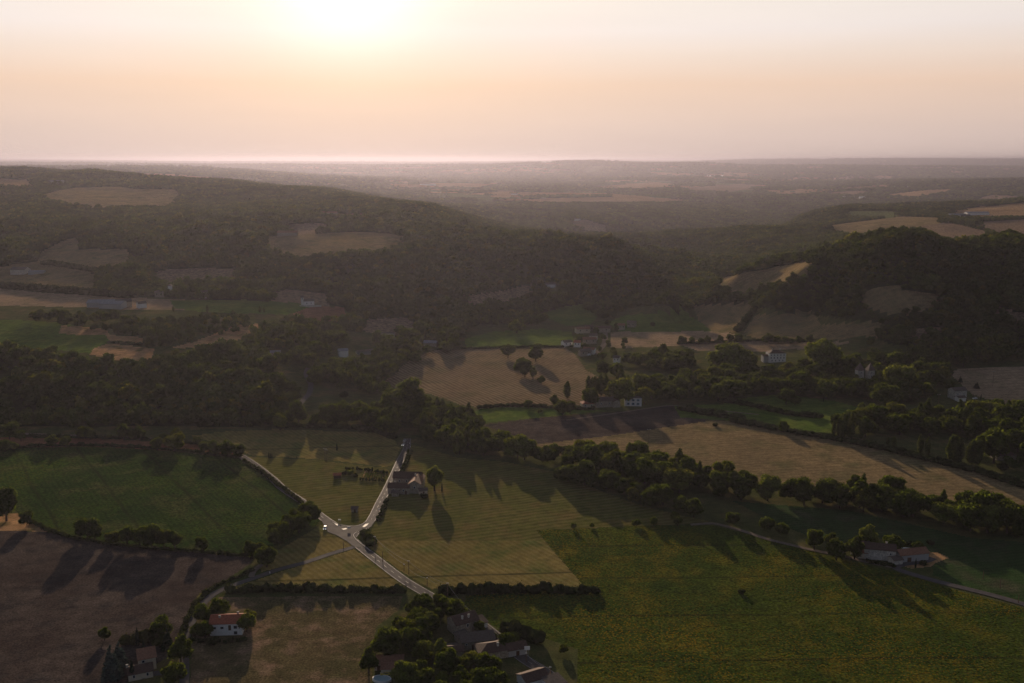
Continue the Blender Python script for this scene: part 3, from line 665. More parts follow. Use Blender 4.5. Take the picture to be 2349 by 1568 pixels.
def trunk_mesh(rg, h=0.5, r=0.028, limbs=4, reach=0.24):
    V = []; F = []
    def tube(p0, p1, r0, r1, k=6):
        p0, p1 = np.array(p0), np.array(p1); d = p1 - p0; d = d / np.linalg.norm(d)
        a = np.cross(d, [0.3, 1, 0.2]); a /= np.linalg.norm(a); b = np.cross(d, a); base = len(V)
        for p_, r_ in ((p0, r0), (p1, r1)):
            for i in range(k): V.append(p_ + (a * cos(2 * pi * i / k) + b * sin(2 * pi * i / k)) * r_)
        for i in range(k): j = (i + 1) % k; F.append((base + i, base + j, base + k + j, base + k + i))
    bend = np.array([rg.uniform(-.03, .03), rg.uniform(-.03, .03), h * 0.5])
    tube((0, 0, -0.04), bend, r * 1.25, r * 0.9); tube(bend, (bend[0] * 1.4, bend[1] * 1.4, h), r * 0.9, r * 0.5)
    for i in range(limbs):
        a = i * 2 * pi / limbs + rg.uniform(-.4, .4); z = h * rg.uniform(0.5, 0.85)
        tube((bend[0], bend[1], z), (cos(a) * reach, sin(a) * reach, z + rg.uniform(.12, .25)), r * 0.5, r * 0.15, 5)
    return mesh_np('trunk', np.array(V), np.array(F))
LEAF = {
 'belt': foliage_mat('belt_leaves', (0.058, 0.086, 0.015), (0.080, 0.108, 0.019), (0.12, 0.135, 0.022), 0.55, 0.22),
 'forest': foliage_mat('forest_leaves', (0.046, 0.070, 0.015), (0.068, 0.092, 0.019), (0.125, 0.13, 0.024), 0.5, 0.02),
 'poplar': foliage_mat('poplar_leaves', (0.065, 0.088, 0.022), (0.085, 0.105, 0.030), (0.10, 0.115, 0.03), 0.42, 0.25),
 'conifer': foliage_mat('conifer_needles', (0.016, 0.030, 0.018), (0.022, 0.038, 0.022), (0.03, 0.045, 0.03), 0.12, 0.4),
 'blue': foliage_mat('blue_needles', (0.05, 0.075, 0.07), (0.06, 0.085, 0.08), (0.07, 0.09, 0.085), 0.12, 0.4),
 'hedge': foliage_mat('hedge_leaves', (0.034, 0.046, 0.016), (0.045, 0.056, 0.02), (0.06, 0.065, 0.022), 0.35, 0.3),
 'gold': foliage_mat('light_leaves', (0.11, 0.14, 0.03), (0.14, 0.16, 0.035), (0.17, 0.17, 0.04), 0.42, 0.25),
}
MT['bark'] = plain_mat('bark', (0.07, 0.05, 0.038), 0.95, 0.1, 0.35, 6.0)
SH = {}
for i in range(7):
    rg = np.random.default_rng(100 + i)
    v, t = leafy(broad_lobes(rg, 11 + i % 4, w=[.40, .46, .36, .43, .50, .38, .42][i], z0=[.05, .08, .03, .10, .06, .02, .07][i]), 2300, 0.026, rg, icos=ICO2)
    SH['broad', i] = mesh_np('crown', v, t, False)
for i in range(5):
    rg = np.random.default_rng(200 + i)
    v, t = leafy(broad_lobes(rg, 6, w=[.50, .56, .46, .60, .52][i], z0=0.02), 260, 0.058, rg, core=0.9, icos=ICO1, jag=0.2)
    SH['scrub', i] = mesh_np('crown', v, t, False)
for i in range(3):
    rg = np.random.default_rng(300 + i); lb = []
    for k in range(9):
        z = 0.14 + 0.78 * k / 8; r = [0.09, .12, .135, .14, .135, .125, .11, .085, .055][k] * (1.0 + 0.15 * i)
        lb.append((rg.uniform(-.02, .02), rg.uniform(-.02, .02), z, r, r, 0.11))
    if i == 2: lb = [(x * 1 + 0.10, y, z * 0.93, a * .8, b * .8, c) for x, y, z, a, b, c in lb] + [(x - 0.10, y + .05, z, a * .8, b * .8, c) for x, y, z, a, b, c in lb]
    v, t = leafy(lb, 1500, 0.020, rg, icos=ICO1, shell=(0.85, 1.2)); SH['poplar', i] = mesh_np('crown', v, t, False)
rg = np.random.default_rng(400)
v, t = leafy([(0, 0, 0.08 + 0.86 * k / 7, r, r, 0.11) for k, r in enumerate([.085, .095, .10, .095, .085, .07, .05, .025])], 900, 0.016, rg, shell=(.9, 1.08)); SH['cypress', 0] = mesh_np('crown', v, t, False)
for i in range(2):
    rg = np.random.default_rng(410 + i); lb = []
    for k in range(10):
        z = 0.10 + 0.84 * k / 9; r = 0.27 * (1 - k / 9.8) + 0.02
        for q in range(4 if k < 7 else 1):
            a = q * pi / 2 + k; lb.append((cos(a) * r * .45, sin(a) * r * .45, z, r * .62, r * .62, 0.055))
    v, t = leafy(lb, 2200, 0.022, rg, shell=(.85, 1.2), droop=0.5); SH['conifer', i] = mesh_np('crown', v, t, False)
for i in range(3):
    rg = np.random.default_rng(420 + i)
    lb = [(rg.uniform(-.35, .35), rg.uniform(-.35, .35), rg.uniform(.3, .6), rg.uniform(.25, .4), rg.uniform(.25, .4), rg.uniform(.25, .38)) for _ in range(6)]
    v, t = leafy(lb, 700, 0.06, rg, shell=(.8, 1.2)); SH['bush', i] = mesh_np('foliage', v, t, False)
for i in range(4): SH['trunk', i] = trunk_mesh(np.random.default_rng(500 + i))
SH['trunk', 'thin'] = trunk_mesh(np.random.default_rng(510), 0.5, 0.014, 0)
DONE = {}
def with_mat(me, mk, key):
    k = (key, mk)
    if k not in DONE:
        m = me.copy() if me.materials else me
        m.materials.clear(); m.materials.append(LEAF[mk] if mk in LEAF else MT[mk]); DONE[k] = m
    return DONE[k]
TREES = []       # occupied ground spots
def tree(name, loc, h, kind, mk, label, cat='tree', group=None, wide=1.0, rz=None, trunk=True):
    rz = random.uniform(0, 6.28) if rz is None else rz
    i = random.randrange({'broad': 7, 'scrub': 5, 'poplar': 3, 'cypress': 1, 'conifer': 2, 'bush': 3}[kind])
    x, y, z = loc; z = float(gridz(x, y))
    if kind == 'bush':
        o = obj(name, with_mat(SH['bush', i], mk, ('bush', i))); o.location = (x, y, z - 0.1 * h); o.rotation_euler = (0, 0, rz); o.scale = (h * wide, h * wide, h)
        return tag(o, label, cat, group)
    r = empty(name, (x, y, z), rz); tag(r, label, cat, group)
    c = obj('crown', with_mat(SH[kind, i], mk, (kind, i)), None, r); c.scale = (h * wide * random.uniform(.92, 1.1), h * wide * random.uniform(.92, 1.1), h)
    tk = 'thin' if kind in ('cypress', 'poplar', 'conifer') else random.randrange(4)
    t = obj('trunk', with_mat(SH['trunk', tk], 'bark', ('trunk', tk)), None, r); t.scale = (h, h, h)
    TREES.append((x, y)); return r
def size_at(px_h, Y): return px_h * math.hypot(Y, CAMZ) / FP * 0.98
def tree_px(px, py, hpx, kind='broad', mk='belt', label=None, name='broadleaf_tree', cat='tree', group=None, wide=1.0):
    """foot at a frame point, height given in frame units"""
    p = P(px, py); return tree(name, p, size_at(hpx, p[1]), kind, mk, label, cat, group, wide)

# ------------------------------------------------------------------ scattered woods: one object of uncountable trees, instanced on points
def hidden_protos():
    cols = {}
    for nm, keys, mk in (('woodland', [('scrub', i) for i in range(5)], 'forest'), ('grove', [('broad', i) for i in range(7)], 'belt'), ('bushes', [('bush', i) for i in range(3)], 'hedge')):
        c = bpy.data.collections.new(nm + '_shapes')
        for k in keys:
            o = bpy.data.objects.new('tree_shape', with_mat(SH[k], mk, (k[0] + nm, k[1]))); c.objects.link(o)
        cols[nm] = c
    return cols
PROTO = hidden_protos()
def scatter(name, label, pts, heights, widths, proto):
    """pts (n,3); a points mesh with height/width/rotation attributes and a node tree that grows a tree on every point"""
    me = bpy.data.meshes.new(name); me.vertices.add(len(pts)); me.vertices.foreach_set('co', np.asarray(pts, np.float32).ravel())
    sc = np.c_[widths, widths, heights].astype(np.float32)
    a = me.attributes.new('size', 'FLOAT_VECTOR', 'POINT'); a.data.foreach_set('vector', sc.ravel())
    rt = np.c_[RNG.uniform(-.07, .07, len(pts)), RNG.uniform(-.07, .07, len(pts)), RNG.uniform(0, 6.28, len(pts))].astype(np.float32)
    a = me.attributes.new('turn', 'FLOAT_VECTOR', 'POINT'); a.data.foreach_set('vector', rt.ravel())
    o = obj(name, me); tag(o, label, None, None, 'stuff')
    ng = bpy.data.node_groups.new(name, 'GeometryNodeTree')
    ng.interface.new_socket('Geometry', in_out='INPUT', socket_type='NodeSocketGeometry'); ng.interface.new_socket('Geometry', in_out='OUTPUT', socket_type='NodeSocketGeometry')
    N = ng.nodes; L = ng.links; gi = N.new('NodeGroupInput'); go = N.new('NodeGroupOutput')
    ip = N.new('GeometryNodeInstanceOnPoints'); ci = N.new('GeometryNodeCollectionInfo'); ci.inputs['Collection'].default_value = PROTO[proto]
    ci.inputs['Separate Children'].default_value = True; ci.inputs['Reset Children'].default_value = True
    def attr(n):
        x = N.new('GeometryNodeInputNamedAttribute'); x.data_type = 'FLOAT_VECTOR'; x.inputs['Name'].default_value = n
        return x.outputs[0]
    L.new(gi.outputs[0], ip.inputs['Points']); L.new(ci.outputs[0], ip.inputs['Instance']); ip.inputs['Pick Instance'].default_value = True
    rv = N.new('FunctionNodeRandomValue'); rv.data_type = 'INT'; rv.inputs[4].default_value = 0; rv.inputs[5].default_value = 6; L.new(rv.outputs[2], ip.inputs['Instance Index'])
    L.new(attr('size'), ip.inputs['Scale']); L.new(attr('turn'), ip.inputs['Rotation']); L.new(ip.outputs[0], go.inputs[0])
    md = o.modifiers.new('grow', 'NODES'); md.node_group = ng
    return o
def cell_at(X, Y):
    i = np.clip(np.searchsorted(us, X / Y) - 1, 0, NU - 2); j = np.clip(np.searchsorted(Ysr, Y) - 1, 0, NV - 2); return i, j
def forest():
    pts = []; hs = []
    # near: even grid in metres; far: spacing grows with distance
    s = 5.6; gx, gy = np.meshgrid(np.arange(-1300, 1300, s), np.arange(640, 1850, s)); n = gx.size
    X = gx.ravel() + RNG.uniform(-.48, .48, n) * s; Y = gy.ravel() + RNG.uniform(-.48, .48, n) * s
    keep = np.abs(X / Y) < 0.66; X, Y = X[keep], Y[keep]; i, j = cell_at(X, Y)
    k = (fid[i, j] == ID_FLOOR) & (cDef[i, j] < 22) & ((fbm(X / 55, Y / 95, 3) < 0.20) | (RNG.random(len(X)) < .25)); X, Y = X[k], Y[k]
    h = RNG.uniform(4.5, 10.5, len(X)) * (1 + 0.9 * fbm(X / 45, Y / 45, 2)) * np.where(RNG.random(len(X)) < .06, 1.5, 1.0); pts.append((X, Y)); hs.append(h)
    ang = 0.0031; lv = np.arange(math.log(1850), math.log(9500), ang); lu = np.arange(-0.62, 0.62, ang)
    gu, gv = np.meshgrid(lu, lv); n = gu.size
    u = gu.ravel() + RNG.uniform(-.48, .48, n) * ang; Y = np.exp(gv.ravel() + RNG.uniform(-.48, .48, n) * ang); X = u * Y; i, j = cell_at(X, Y)
    k = ((fid[i, j] == ID_FLOOR)) & (cDef[i, j] < 16 + Y * 0.002) & ((fbm(X / 110, Y / 240, 3) < 0.20) | (RNG.random(len(X)) < .3)); X, Y = X[k], Y[k]
    pts.append((X, Y)); hs.append(RNG.uniform(0.65, 1.15, len(X)) * np.maximum(8.0, np.minimum(Y * 0.003, 9.5)))
    # far farmland: woods, and trees along the plot boundaries
    ang = 0.0030; lv = np.arange(math.log(4300), math.log(38000), ang * 1.6); lu = np.arange(-0.6, 0.6, ang)
    gu, gv = np.meshgrid(lu, lv); n = gu.size
    u = gu.ravel() + RNG.uniform(-.5, .5, n) * ang; Y = np.exp(gv.ravel() + RNG.uniform(-.5, .5, n) * ang * 1.6); X = u * Y; i, j = cell_at(X, Y)
    kk, ed = plots(X, Y); f = fid[i, j]
    wood_ = (f == FARPLOT[3]) & (RNG.random(len(X)) < 0.8); hedge_ = (f != FARPLOT[3]) & (ed < 0.05) & (RNG.random(len(X)) < 0.55) & np.isin(f, FARPLOT)
    lone = np.isin(f, FARPLOT) & (RNG.random(len(X)) < 0.03)
    k = (wood_ | hedge_ | lone) & (cDef[i, j] < 20 + Y * 0.002); X, Y = X[k], Y[k]
    pts.append((X, Y)); hs.append(RNG.uniform(0.7, 1.3, len(X)) * np.maximum(9, Y * 0.0019))
    X = np.concatenate([p[0] for p in pts]); Y = np.concatenate([p[1] for p in pts]); h = np.concatenate(hs)
    print('forest trees', len(X))
    scatter('forest', 'dense oak woodland covering the hills and the far plateau', np.c_[X, Y, gridz(X, Y) - 0.3], h, h * np.clip(Y / 2600, 1.12, 1.7) * RNG.uniform(.9, 1.15, len(X)), 'woodland')
forest()

# ------------------------------------------------------------------ hedges and verges
def hedge(name, label, pts, w, h, seed=1, mk='hedge', cat='hedge', group=None, gap=0.0, smooth=True):
    rg = np.random.default_rng(seed); xy = densify(line_xy(catmull(pts, 4) if smooth else pts), 1.6)
    if len(xy) > 1 and xy[0][0] > xy[-1][0]: xy = xy[::-1]
    Ym = float(xy[:, 1].mean()); V = []; T = []; base = 0; step = max(1, int(Ym / 900))
    for p in xy[::step]:
        if gap and fbm(np.array([p[0] / 14.0]), np.array([p[1] / 14.0 + seed]), 2)[0] > 0.30 - gap: continue
        hh = h * rg.uniform(.5, 1.3) * (1 + 0.3 * float(fbm(np.array([p[0] / 9.0]), np.array([p[1] / 9.0]), 2)[0]))
        q = p + rg.uniform(-.25, .25, 2) * w; z = float(gridz(q[0], q[1])); r = w * rg.uniform(.5, .7)
        v, t = leafy([(q[0], q[1], z + hh * .45, r * max(1, step * .8), r, hh * .55)], 26, 0.30 * max(1, Ym / 700), rg, core=.9, icos=ICO1, jag=.25, shell=(.85, 1.25))
        V.append(v); T.append(t + base); base += len(v)
    if not V: return
    o = obj(name, mesh_np(name, np.vstack(V) - np.array([xy[0][0], xy[0][1], 0]), np.vstack(T), False), LEAF[mk]); o.location = (xy[0][0], xy[0][1], 0)
    return tag(o, label, cat, group)
for i, (lb, pts, w, h) in enumerate([
  ('long clipped dark hedge below the junction, left of the main road', [(520,1359),(640,1357),(780,1358),(928,1359)], 4.0, 3.6),
  ('long dark hedge right of the main road above the sunflowers', [(1014,1362),(1130,1361),(1250,1359),(1370,1361)], 4.2, 4.2),
  ('low hedge along the lower edge of the upper left crop field', [(75,1200),(130,1225),(210,1243),(330,1258),(460,1268),(578,1277)], 2.4, 1.6),
  ('low hedge between the red stubble strip and the green crop field', [(0,1031),(120,1024),(260,1025),(400,1034),(470,1042),(550,1050)], 3.0, 2.0),
  ('scrubby hedge along the lane above the red stubble strip', [(60,1003),(200,1005),(330,1010),(430,1017),(530,1032)], 3.0, 2.2),
  ('dark hedge bordering the diagonal road beside the green crop', [(560,1058),(600,1085),(650,1122),(692,1155)], 2.4, 1.8),
  ('bushy hedge between the lower road bend and the ploughed field', [(580,1310),(545,1325),(505,1342),(478,1357),(456,1378),(436,1412),(421,1450),(416,1490)], 2.2, 1.5),
  ('hedge along the right side of the branch road', [(940,1035),(932,1060),(918,1090),(905,1110)], 2.4, 1.5),
  ('bushy verge beside the branch road above the junction', [(868,1195),(880,1165),(888,1150)], 2.2, 1.8),
  ('reddish scrub strip below the junction on the roadside bank', [(836,1222),(846,1238),(856,1252)], 5.0, 2.4),
  ('low hedge separating the right stubble from the green pasture', [(1680,968),(1760,982),(1860,1000),(1960,1018),(2050,1038),(2150,1062),(2250,1086),(2349,1118)], 6.0, 3.4),
  ('hedge below the meadow of the pale house at centre', [(1100,938),(1180,932),(1290,938),(1360,940)], 4.0, 2.4),
  ('dense hedge strip on the pasture right of the pale house', [(1560,940),(1600,948),(1640,954),(1700,962)], 7.0, 4.5),
  ('dark hedge strip crossing the pasture towards the pollards', [(1655,922),(1720,932),(1800,950),(1880,958)], 6.0, 3.5),
  ('field hedge above the contoured stubble field', [(1000,803),(1100,800),(1200,797),(1310,796)], 4.0, 2.0),
  ('hedge running up between the two hill stubble fields', [(1690,762),(1705,745),(1722,725),(1735,708)], 7.0, 5.0),
  ('thick hedge under the distant tree row near the hamlet', [(1560,790),(1660,786),(1780,782),(1900,786)], 4.0, 2.4),
  ('hedge at the foot of the upper left stubble', [(0,660),(100,668),(200,676),(300,684)], 9.0, 7.0),
  ('hedge below the hillside farm on the left', [(100,606),(160,614),(218,624)], 8.0, 5.5),
  ('ditch hedge between the plots of dry grass', [(250,787),(300,790),(352,795)], 4.0, 2.2),
  ('garden hedge in front of the red roofed white house', [(442,1470),(480,1474),(525,1474),(560,1470)], 2.4, 1.6),
  ('clipped hedge enclosing the shaded garden beside the ploughed field', [(285,1478),(320,1476),(370,1480)], 4.5, 5.0),
  ('dark hedge in front of the right stone farmhouse', [(1990,1290),(2020,1296),(2050,1301)], 2.0, 1.5),
  ('hedge wall of dark shrubs by the pool of the right farm', [(2070,1250),(2095,1254),(2115,1262)], 2.5, 2.0),
  ('bramble hedge by the road above the lowest sunflowers', [(1160,1450),(1195,1462),(1230,1478)], 5.5, 4.5),
  ('field edge hedge under the left bluff wood', [(640,980),(760,982),(860,992),(900,1006)], 5.0, 3.5),
  ]): hedge('hedge', lb, pts, w, h, 40 + i)

# ------------------------------------------------------------------ single trees and shrubs one can point to: (x, y foot, height px, label, kind, leaves, width)
ONE = [
 (22,1008,38,'tallest tree at the far left end of the lane above the red stubble','broad','belt',1.1),
 (48,1012,24,'small tree right of the leftmost lane tree above the red stubble','broad','belt',1.0),
 (12,1036,30,'round tree at the left edge beside the red stubble strip','broad','belt',1.3),
 (32,1034,22,'thin young tree left on the red stubble strip','broad','gold',0.9),
 (120,1026,30,'left one of two round trees standing on the red stubble strip','broad','belt',1.15),
 (151,1027,28,'right one of two round trees standing on the red stubble strip','broad','belt',1.2),
 (190,1007,32,'left tree of the leaning pair above the red stubble','broad','belt',.9),
 (207,1009,30,'right tree of the leaning pair above the red stubble','broad','belt',1.2),
 (251,1008,14,'small umbrella shaped tree alone above the red stubble','broad','belt',1.2),
 (284,1010,42,'tallest tree of the trio above the red stubble strip','broad','belt',1.0),
 (303,1011,32,'middle tree of the trio above the red stubble strip','broad','belt',.9),
 (321,1011,34,'right tree of the trio above the red stubble strip','broad','belt',1.0),
 (362,1034,32,'round hedgerow tree left of the broad one over the crop field','broad','belt',1.1),
 (400,1036,40,'broad dark hedgerow tree on the top edge of the crop field','broad','belt',1.15),
 (378,1012,20,'low tree behind the round hedgerow trees','broad','belt',1.3),
 (405,1012,30,'open crowned tree behind the broad dark hedgerow tree','broad','belt',1.2),
 (470,1040,28,'slim tree starting the clump at the top of the diagonal road','broad','belt',.9),
 (492,1046,34,'second tree of the clump at the top of the diagonal road','broad','belt',1.1),
 (522,1048,42,'largest tree of the clump at the top of the diagonal road','broad','belt',1.0),
 (548,1050,32,'low spreading tree ending the clump beside the diagonal road','broad','belt',1.3),
 (452,1020,18,'bushy tree behind the clump at the top of the diagonal road','broad','belt',1.2),
 (15,1195,76,'big dark tree at the left edge above the dry verge','broad','belt',1.0),
 (-14,1200,80,'dark tree cut by the left edge above the dry verge','broad','belt',1.1),
 (62,1206,32,'small tree by the lower left corner of the crop field','broad','belt',1.2),
 (200,1238,52,'widest tree between the crop field and the ploughed field','broad','belt',1.25),
 (218,1240,40,'tree leaning against the widest one over the ploughed field','broad','belt',1.0),
 (260,1250,30,'small tree between the two clumps over the ploughed field','broad','belt',1.3),
 (293,1252,52,'first and slimmest tree of the long clump over the ploughed field','broad','belt',.85),
 (322,1255,46,'second tree of the long clump over the ploughed field','broad','belt',1.0),
 (350,1257,50,'third tree of the long clump over the ploughed field','broad','belt',1.05),
 (376,1258,46,'fourth tree of the long clump over the ploughed field','broad','belt',1.0),
 (402,1259,42,'last tree of the long clump over the ploughed field','broad','belt',1.0),
 (463,1266,34,'thin open tree alone on the bottom edge of the crop field','broad','belt',.9),
 (576,1284,46,'thin tree left of the roadside wood','broad','belt',.85),
 (612,1302,50,'round dark tree at the low end of the roadside wood','broad','belt',1.2),
 (997,1127,66,'tall open crowned tree standing alone right of the stone barn','broad','gold',.82),
 (643,987,40,'round pale tree standing out of the belt over the brown meadow','broad','gold',1.1),
 (1165,822,36,'left one of two dark oaks on the top edge of the contoured field','broad','belt',1.1),
 (1229,830,40,'right one of two dark oaks on the top edge of the contoured field','broad','belt',1.05),
 (1199,860,38,'dark oak inside the contoured field','broad','belt',1.1),
 (1204,866,26,'low bushy tree touching the oak inside the contoured field','broad','belt',1.0),
 (1223,870,30,'thin grey tree below the oak inside the contoured field','broad','gold',.7),
 (1242,881,20,'small round tree lowest in the contoured field','broad','belt',1.0),
 (1301,914,40,'lone tall oval tree at the foot of the contoured field','poplar','poplar',1.5),
 (1212,938,20,'round bush tree at the lower edge of the contoured field','broad','belt',1.2),
 (1272,934,28,'leaning tree at the foot of the contoured field','broad','belt',1.1),
 (1290,952,38,'dark conical garden tree left of the small red roof','broad','belt',1.0),
 (1308,950,30,'second garden tree left of the small red roof','broad','belt',1.0),
 (1355,932,46,'large dark cedar behind the small red roof','broad','belt',1.0),
 (1420,930,62,'golden green chestnut between the two pale houses','broad','gold',1.0),
 (1478,928,44,'silvery tree just right of the white house','broad','belt',1.1),
 (1500,1207,24,'tiny round topped tree on the meadow edge above the sunflowers','broad','belt',.9),
 (1316,1214,14,'smallest bush tree on the top left edge of the sunflowers','broad','belt',1.1),
 (1358,1211,12,'second small bush tree on the top edge of the sunflowers','broad','belt',1.1),
 (1460,1208,18,'dark round bush on the top edge of the sunflowers','broad','belt',1.4),
 (1554,1207,26,'low tree under the pollard row near the sunflowers','broad','belt',1.1),
 (1548,1196,22,'small tree hugging the pollard row','broad','belt',1.1),
 (1868,1262,50,'last slim tree of the row beside the curving track','broad','belt',.8),
 (1918,1286,50,'round tree left of the right stone farm','broad','belt',1.1),
 (1960,1284,56,'dark oval tree against the gable of the right stone farm','broad','belt',.9),
 (1990,1262,58,'tall pale tree behind the right stone farm','broad','gold',.9),
 (2050,1270,48,'leafy tree in the courtyard of the right stone farm','broad','belt',1.2),
 (2106,1262,22,'small dark tree beside the pool of the right farm','broad','belt',1.2),
 (1905,1255,34,'low tree behind the round tree left of the right stone farm','broad','belt',1.1),
 (1803,928,38,'broad dark tree alone in the green pasture','broad','belt',1.2),
 (1824,930,22,'low shrub tree at the right foot of the pasture tree','broad','belt',1.3),
 (1797,992,24,'small round tree on the low hedge of the right stubble','broad','belt',1.1),
 (1985,1004,48,'open round tree beside the clustered poplars','broad','belt',.9),
 (2279,1062,90,'huge dark tree right of the last poplars','broad','belt',1.0),
 (2030,940,60,'great cedar like tree in the middle of the right park','broad','belt',1.1),
 (1888,860,92,'giant pale plane tree right of the white manor','broad','gold',1.05),
 (2060,905,70,'bright yellow green tree glowing in the right park','broad','gold',1.0),
 (937,940,70,'massive round tree towering over the stream belt','broad','belt',1.15),
 (906,950,56,'round tree on the left shoulder of the massive stream tree','broad','belt',1.2),
 (1675,855,76,'large domed lime tree above the right grove','broad','gold',1.3),
 (1185,765,34,'yellow green tree in the valley bottom between two small pastures','broad','gold',1.1),
 (1272,708,40,'large round tree in the far valley bottom','broad','belt',1.2),
 (370,1466,50,'dark tree behind the shaded garden','broad','belt',1.0),
 (468,1432,44,'dark tree left behind the red roofed white house','broad','belt',1.1),
 (504,1424,52,'tall feathery tree behind the red roofed white house','broad','belt',1.1),
 (470,1462,40,'round garden tree left of the red roofed white house','broad','belt',1.1),
 (566,1450,48,'green tree right of the red roofed white house','broad','gold',1.1),
 (573,1428,30,'tree at the back right of the red roofed white house','broad','belt',1.2),
 (888,1508,76,'large round tree at the left end of the village above the small hip roof','broad','belt',1.1),
 (846,1545,58,'dark oval tree left of the small hip roofed house','broad','belt',.85),
 (926,1575,62,'bright green tree right of the small hip roofed house','broad','gold',1.0),
 (1048,1425,54,'brown tinged tree beside the road and the stone gable house','broad','belt',1.1),
 (1162,1492,44,'bushy tree across the road from the brown barn roofs','broad','belt',1.1),
 (1100,1452,26,'small tree at the road side of the stone gable house','broad','belt',1.0),
 (1010,1508,40,'light green round tree in front of the long stone barn','broad','gold',1.2),
 (1086,1530,40,'light green bushy tree under the brown barn roofs','broad','gold',1.2),
 (987,1446,40,'pale bush tree at the left of the stone gable house','broad','gold',1.0),
 (240,1470,30,'small tree on the edge of the shaded garden','broad','belt',1.0),
 (415,1520,60,'rounded dark tree in the shaded garden beside the lane','broad','belt',1.1),
 (400,1575,60,'grey green tree between the pale drive and the lane','broad','belt',1.1),
]
for x, y, h, lb, k, mk, w in ONE: tree_px(x, y, h * (1.06 if k == 'broad' else 1), k, mk, lb, wide=w)
NARROW = [(617,1052,15,'leftmost of three slim cypresses beside the field path'),(620.5,1052,14,'middle one of three slim cypresses beside the field path'),(624,1052,13,'right one of three slim cypresses beside the field path'),
 (773,1034,17,'lone dark cypress in the brown meadow left of the branch road'),(681,1052,6,'tiny cypress between the trio and the twin pylons'),(1014,1128,20,'slim cypress right of the tall tree by the stone barn'),
 (1002,1381,24,'dark cypress in the village garden beside the main road'),(2100,1303,22,'slim cypress inside the loop of the farm drive'),
 (2250,916,12,'cypress near the lone stone house on the right'),(2232,912,9,'small cypress touching the car by the lone stone house'),(1889,922,10,'thin cypress at the edge of the green pasture'),
 (316,1482,42,'tall black cypress in the shaded garden'),(330,1500,34,'second cypress behind the gabled house in the shaded garden'),(304,1560,46,'cypress at the front of the shaded garden')]
for x, y, h, lb in NARROW: tree_px(x, y, h, 'cypress', 'conifer', lb, 'cypress', 'cypress', None, 1.05)
for x, y, h, lb, mk, w in [(258,1560,86,'big blue grey spruce left in the shaded garden','blue',1.0),(275,1530,62,'second blue spruce touching the big one in the shaded garden','blue',1.0),(385,1492,54,'tall dark fir behind the house of the shaded garden','conifer',.9),
                       (2292,952,24,'small dark fir beside the gold field at the right','conifer',1.0),(2203,878,16,'small dark fir in front of the twin turrets','conifer',1.0),(2240,892,16,'dark round fir in the gold field on the right','conifer',1.4)]:
    tree_px(x, y, h, 'conifer', mk, lb, 'conifer_tree', 'conifer', None, w)
POP = [(1010,962,52,1.2,'poplars rising from the stream belt'),(1003,960,46,1.0,'poplars rising from the stream belt'),(1075,978,56,1.3,'poplars rising from the stream belt'),(1084,985,50,1.0,'poplars rising from the stream belt'),(1035,965,44,1.0,'poplars rising from the stream belt'),(1062,975,44,1.0,'poplars rising from the stream belt'),
 (1912,1002,38,.9,'poplars clustered by the low hedge'),(1925,1004,44,.9,'poplars clustered by the low hedge'),(1934,1004,56,1.0,'poplars clustered by the low hedge'),(1952,1006,42,1.1,'poplars clustered by the low hedge'),(1976,1008,28,1.0,'poplars clustered by the low hedge'),
 (2050,1030,30,1.1,'slim poplars along the right hedge'),(2036,1020,18,1.0,'slim poplars along the right hedge'),(2110,1042,46,1.1,'slim poplars along the right hedge'),(2127,1046,44,1.0,'slim poplars along the right hedge'),
 (2131,966,44,.9,'lone column poplar of the park'),
 (2181,1060,64,1.0,'tight group of three tall poplars'),(2190,1061,66,1.0,'tight group of three tall poplars'),(2200,1062,60,1.1,'tight group of three tall poplars'),
 (2223,1064,50,1.0,'tight group of last poplars beside the big dark tree'),(2230,1066,58,1.0,'tight group of last poplars beside the big dark tree'),(2238,1067,62,1.1,'tight group of last poplars beside the big dark tree'),
 (1354,902,40,1.3,'poplars behind the pale houses'),(1366,906,44,1.1,'poplars behind the pale houses'),(1378,908,50,1.2,'poplars behind the pale houses'),(1390,908,48,1.2,'poplars behind the pale houses'),(1420,892,44,1.2,'poplars behind the pale houses'),(1428,894,42,1.1,'poplars behind the pale houses'),(1440,905,44,1.1,'poplars behind the pale houses'),
 (1460,898,46,1.1,'poplars behind the pale houses'),(1468,898,42,1.1,'poplars behind the pale houses'),(398,716,14,1.2,'tiny far poplars left of the chapel'),(476,718,18,1.2,'tiny far poplars left of the chapel'),(596,718,16,1.2,'tiny far poplars left of the chapel'),(606,718,13,1.2,'tiny far poplars left of the chapel')]
PG = {'lone column poplar of the park': 'single column poplar rising above the right park wood'}
for x, y, h, w, g in POP: tree_px(x, y, h, 'poplar', 'poplar', PG.get(g, 'tall narrow poplar, one of the ' + g), 'poplar', 'poplar', None if g in PG else g, w)

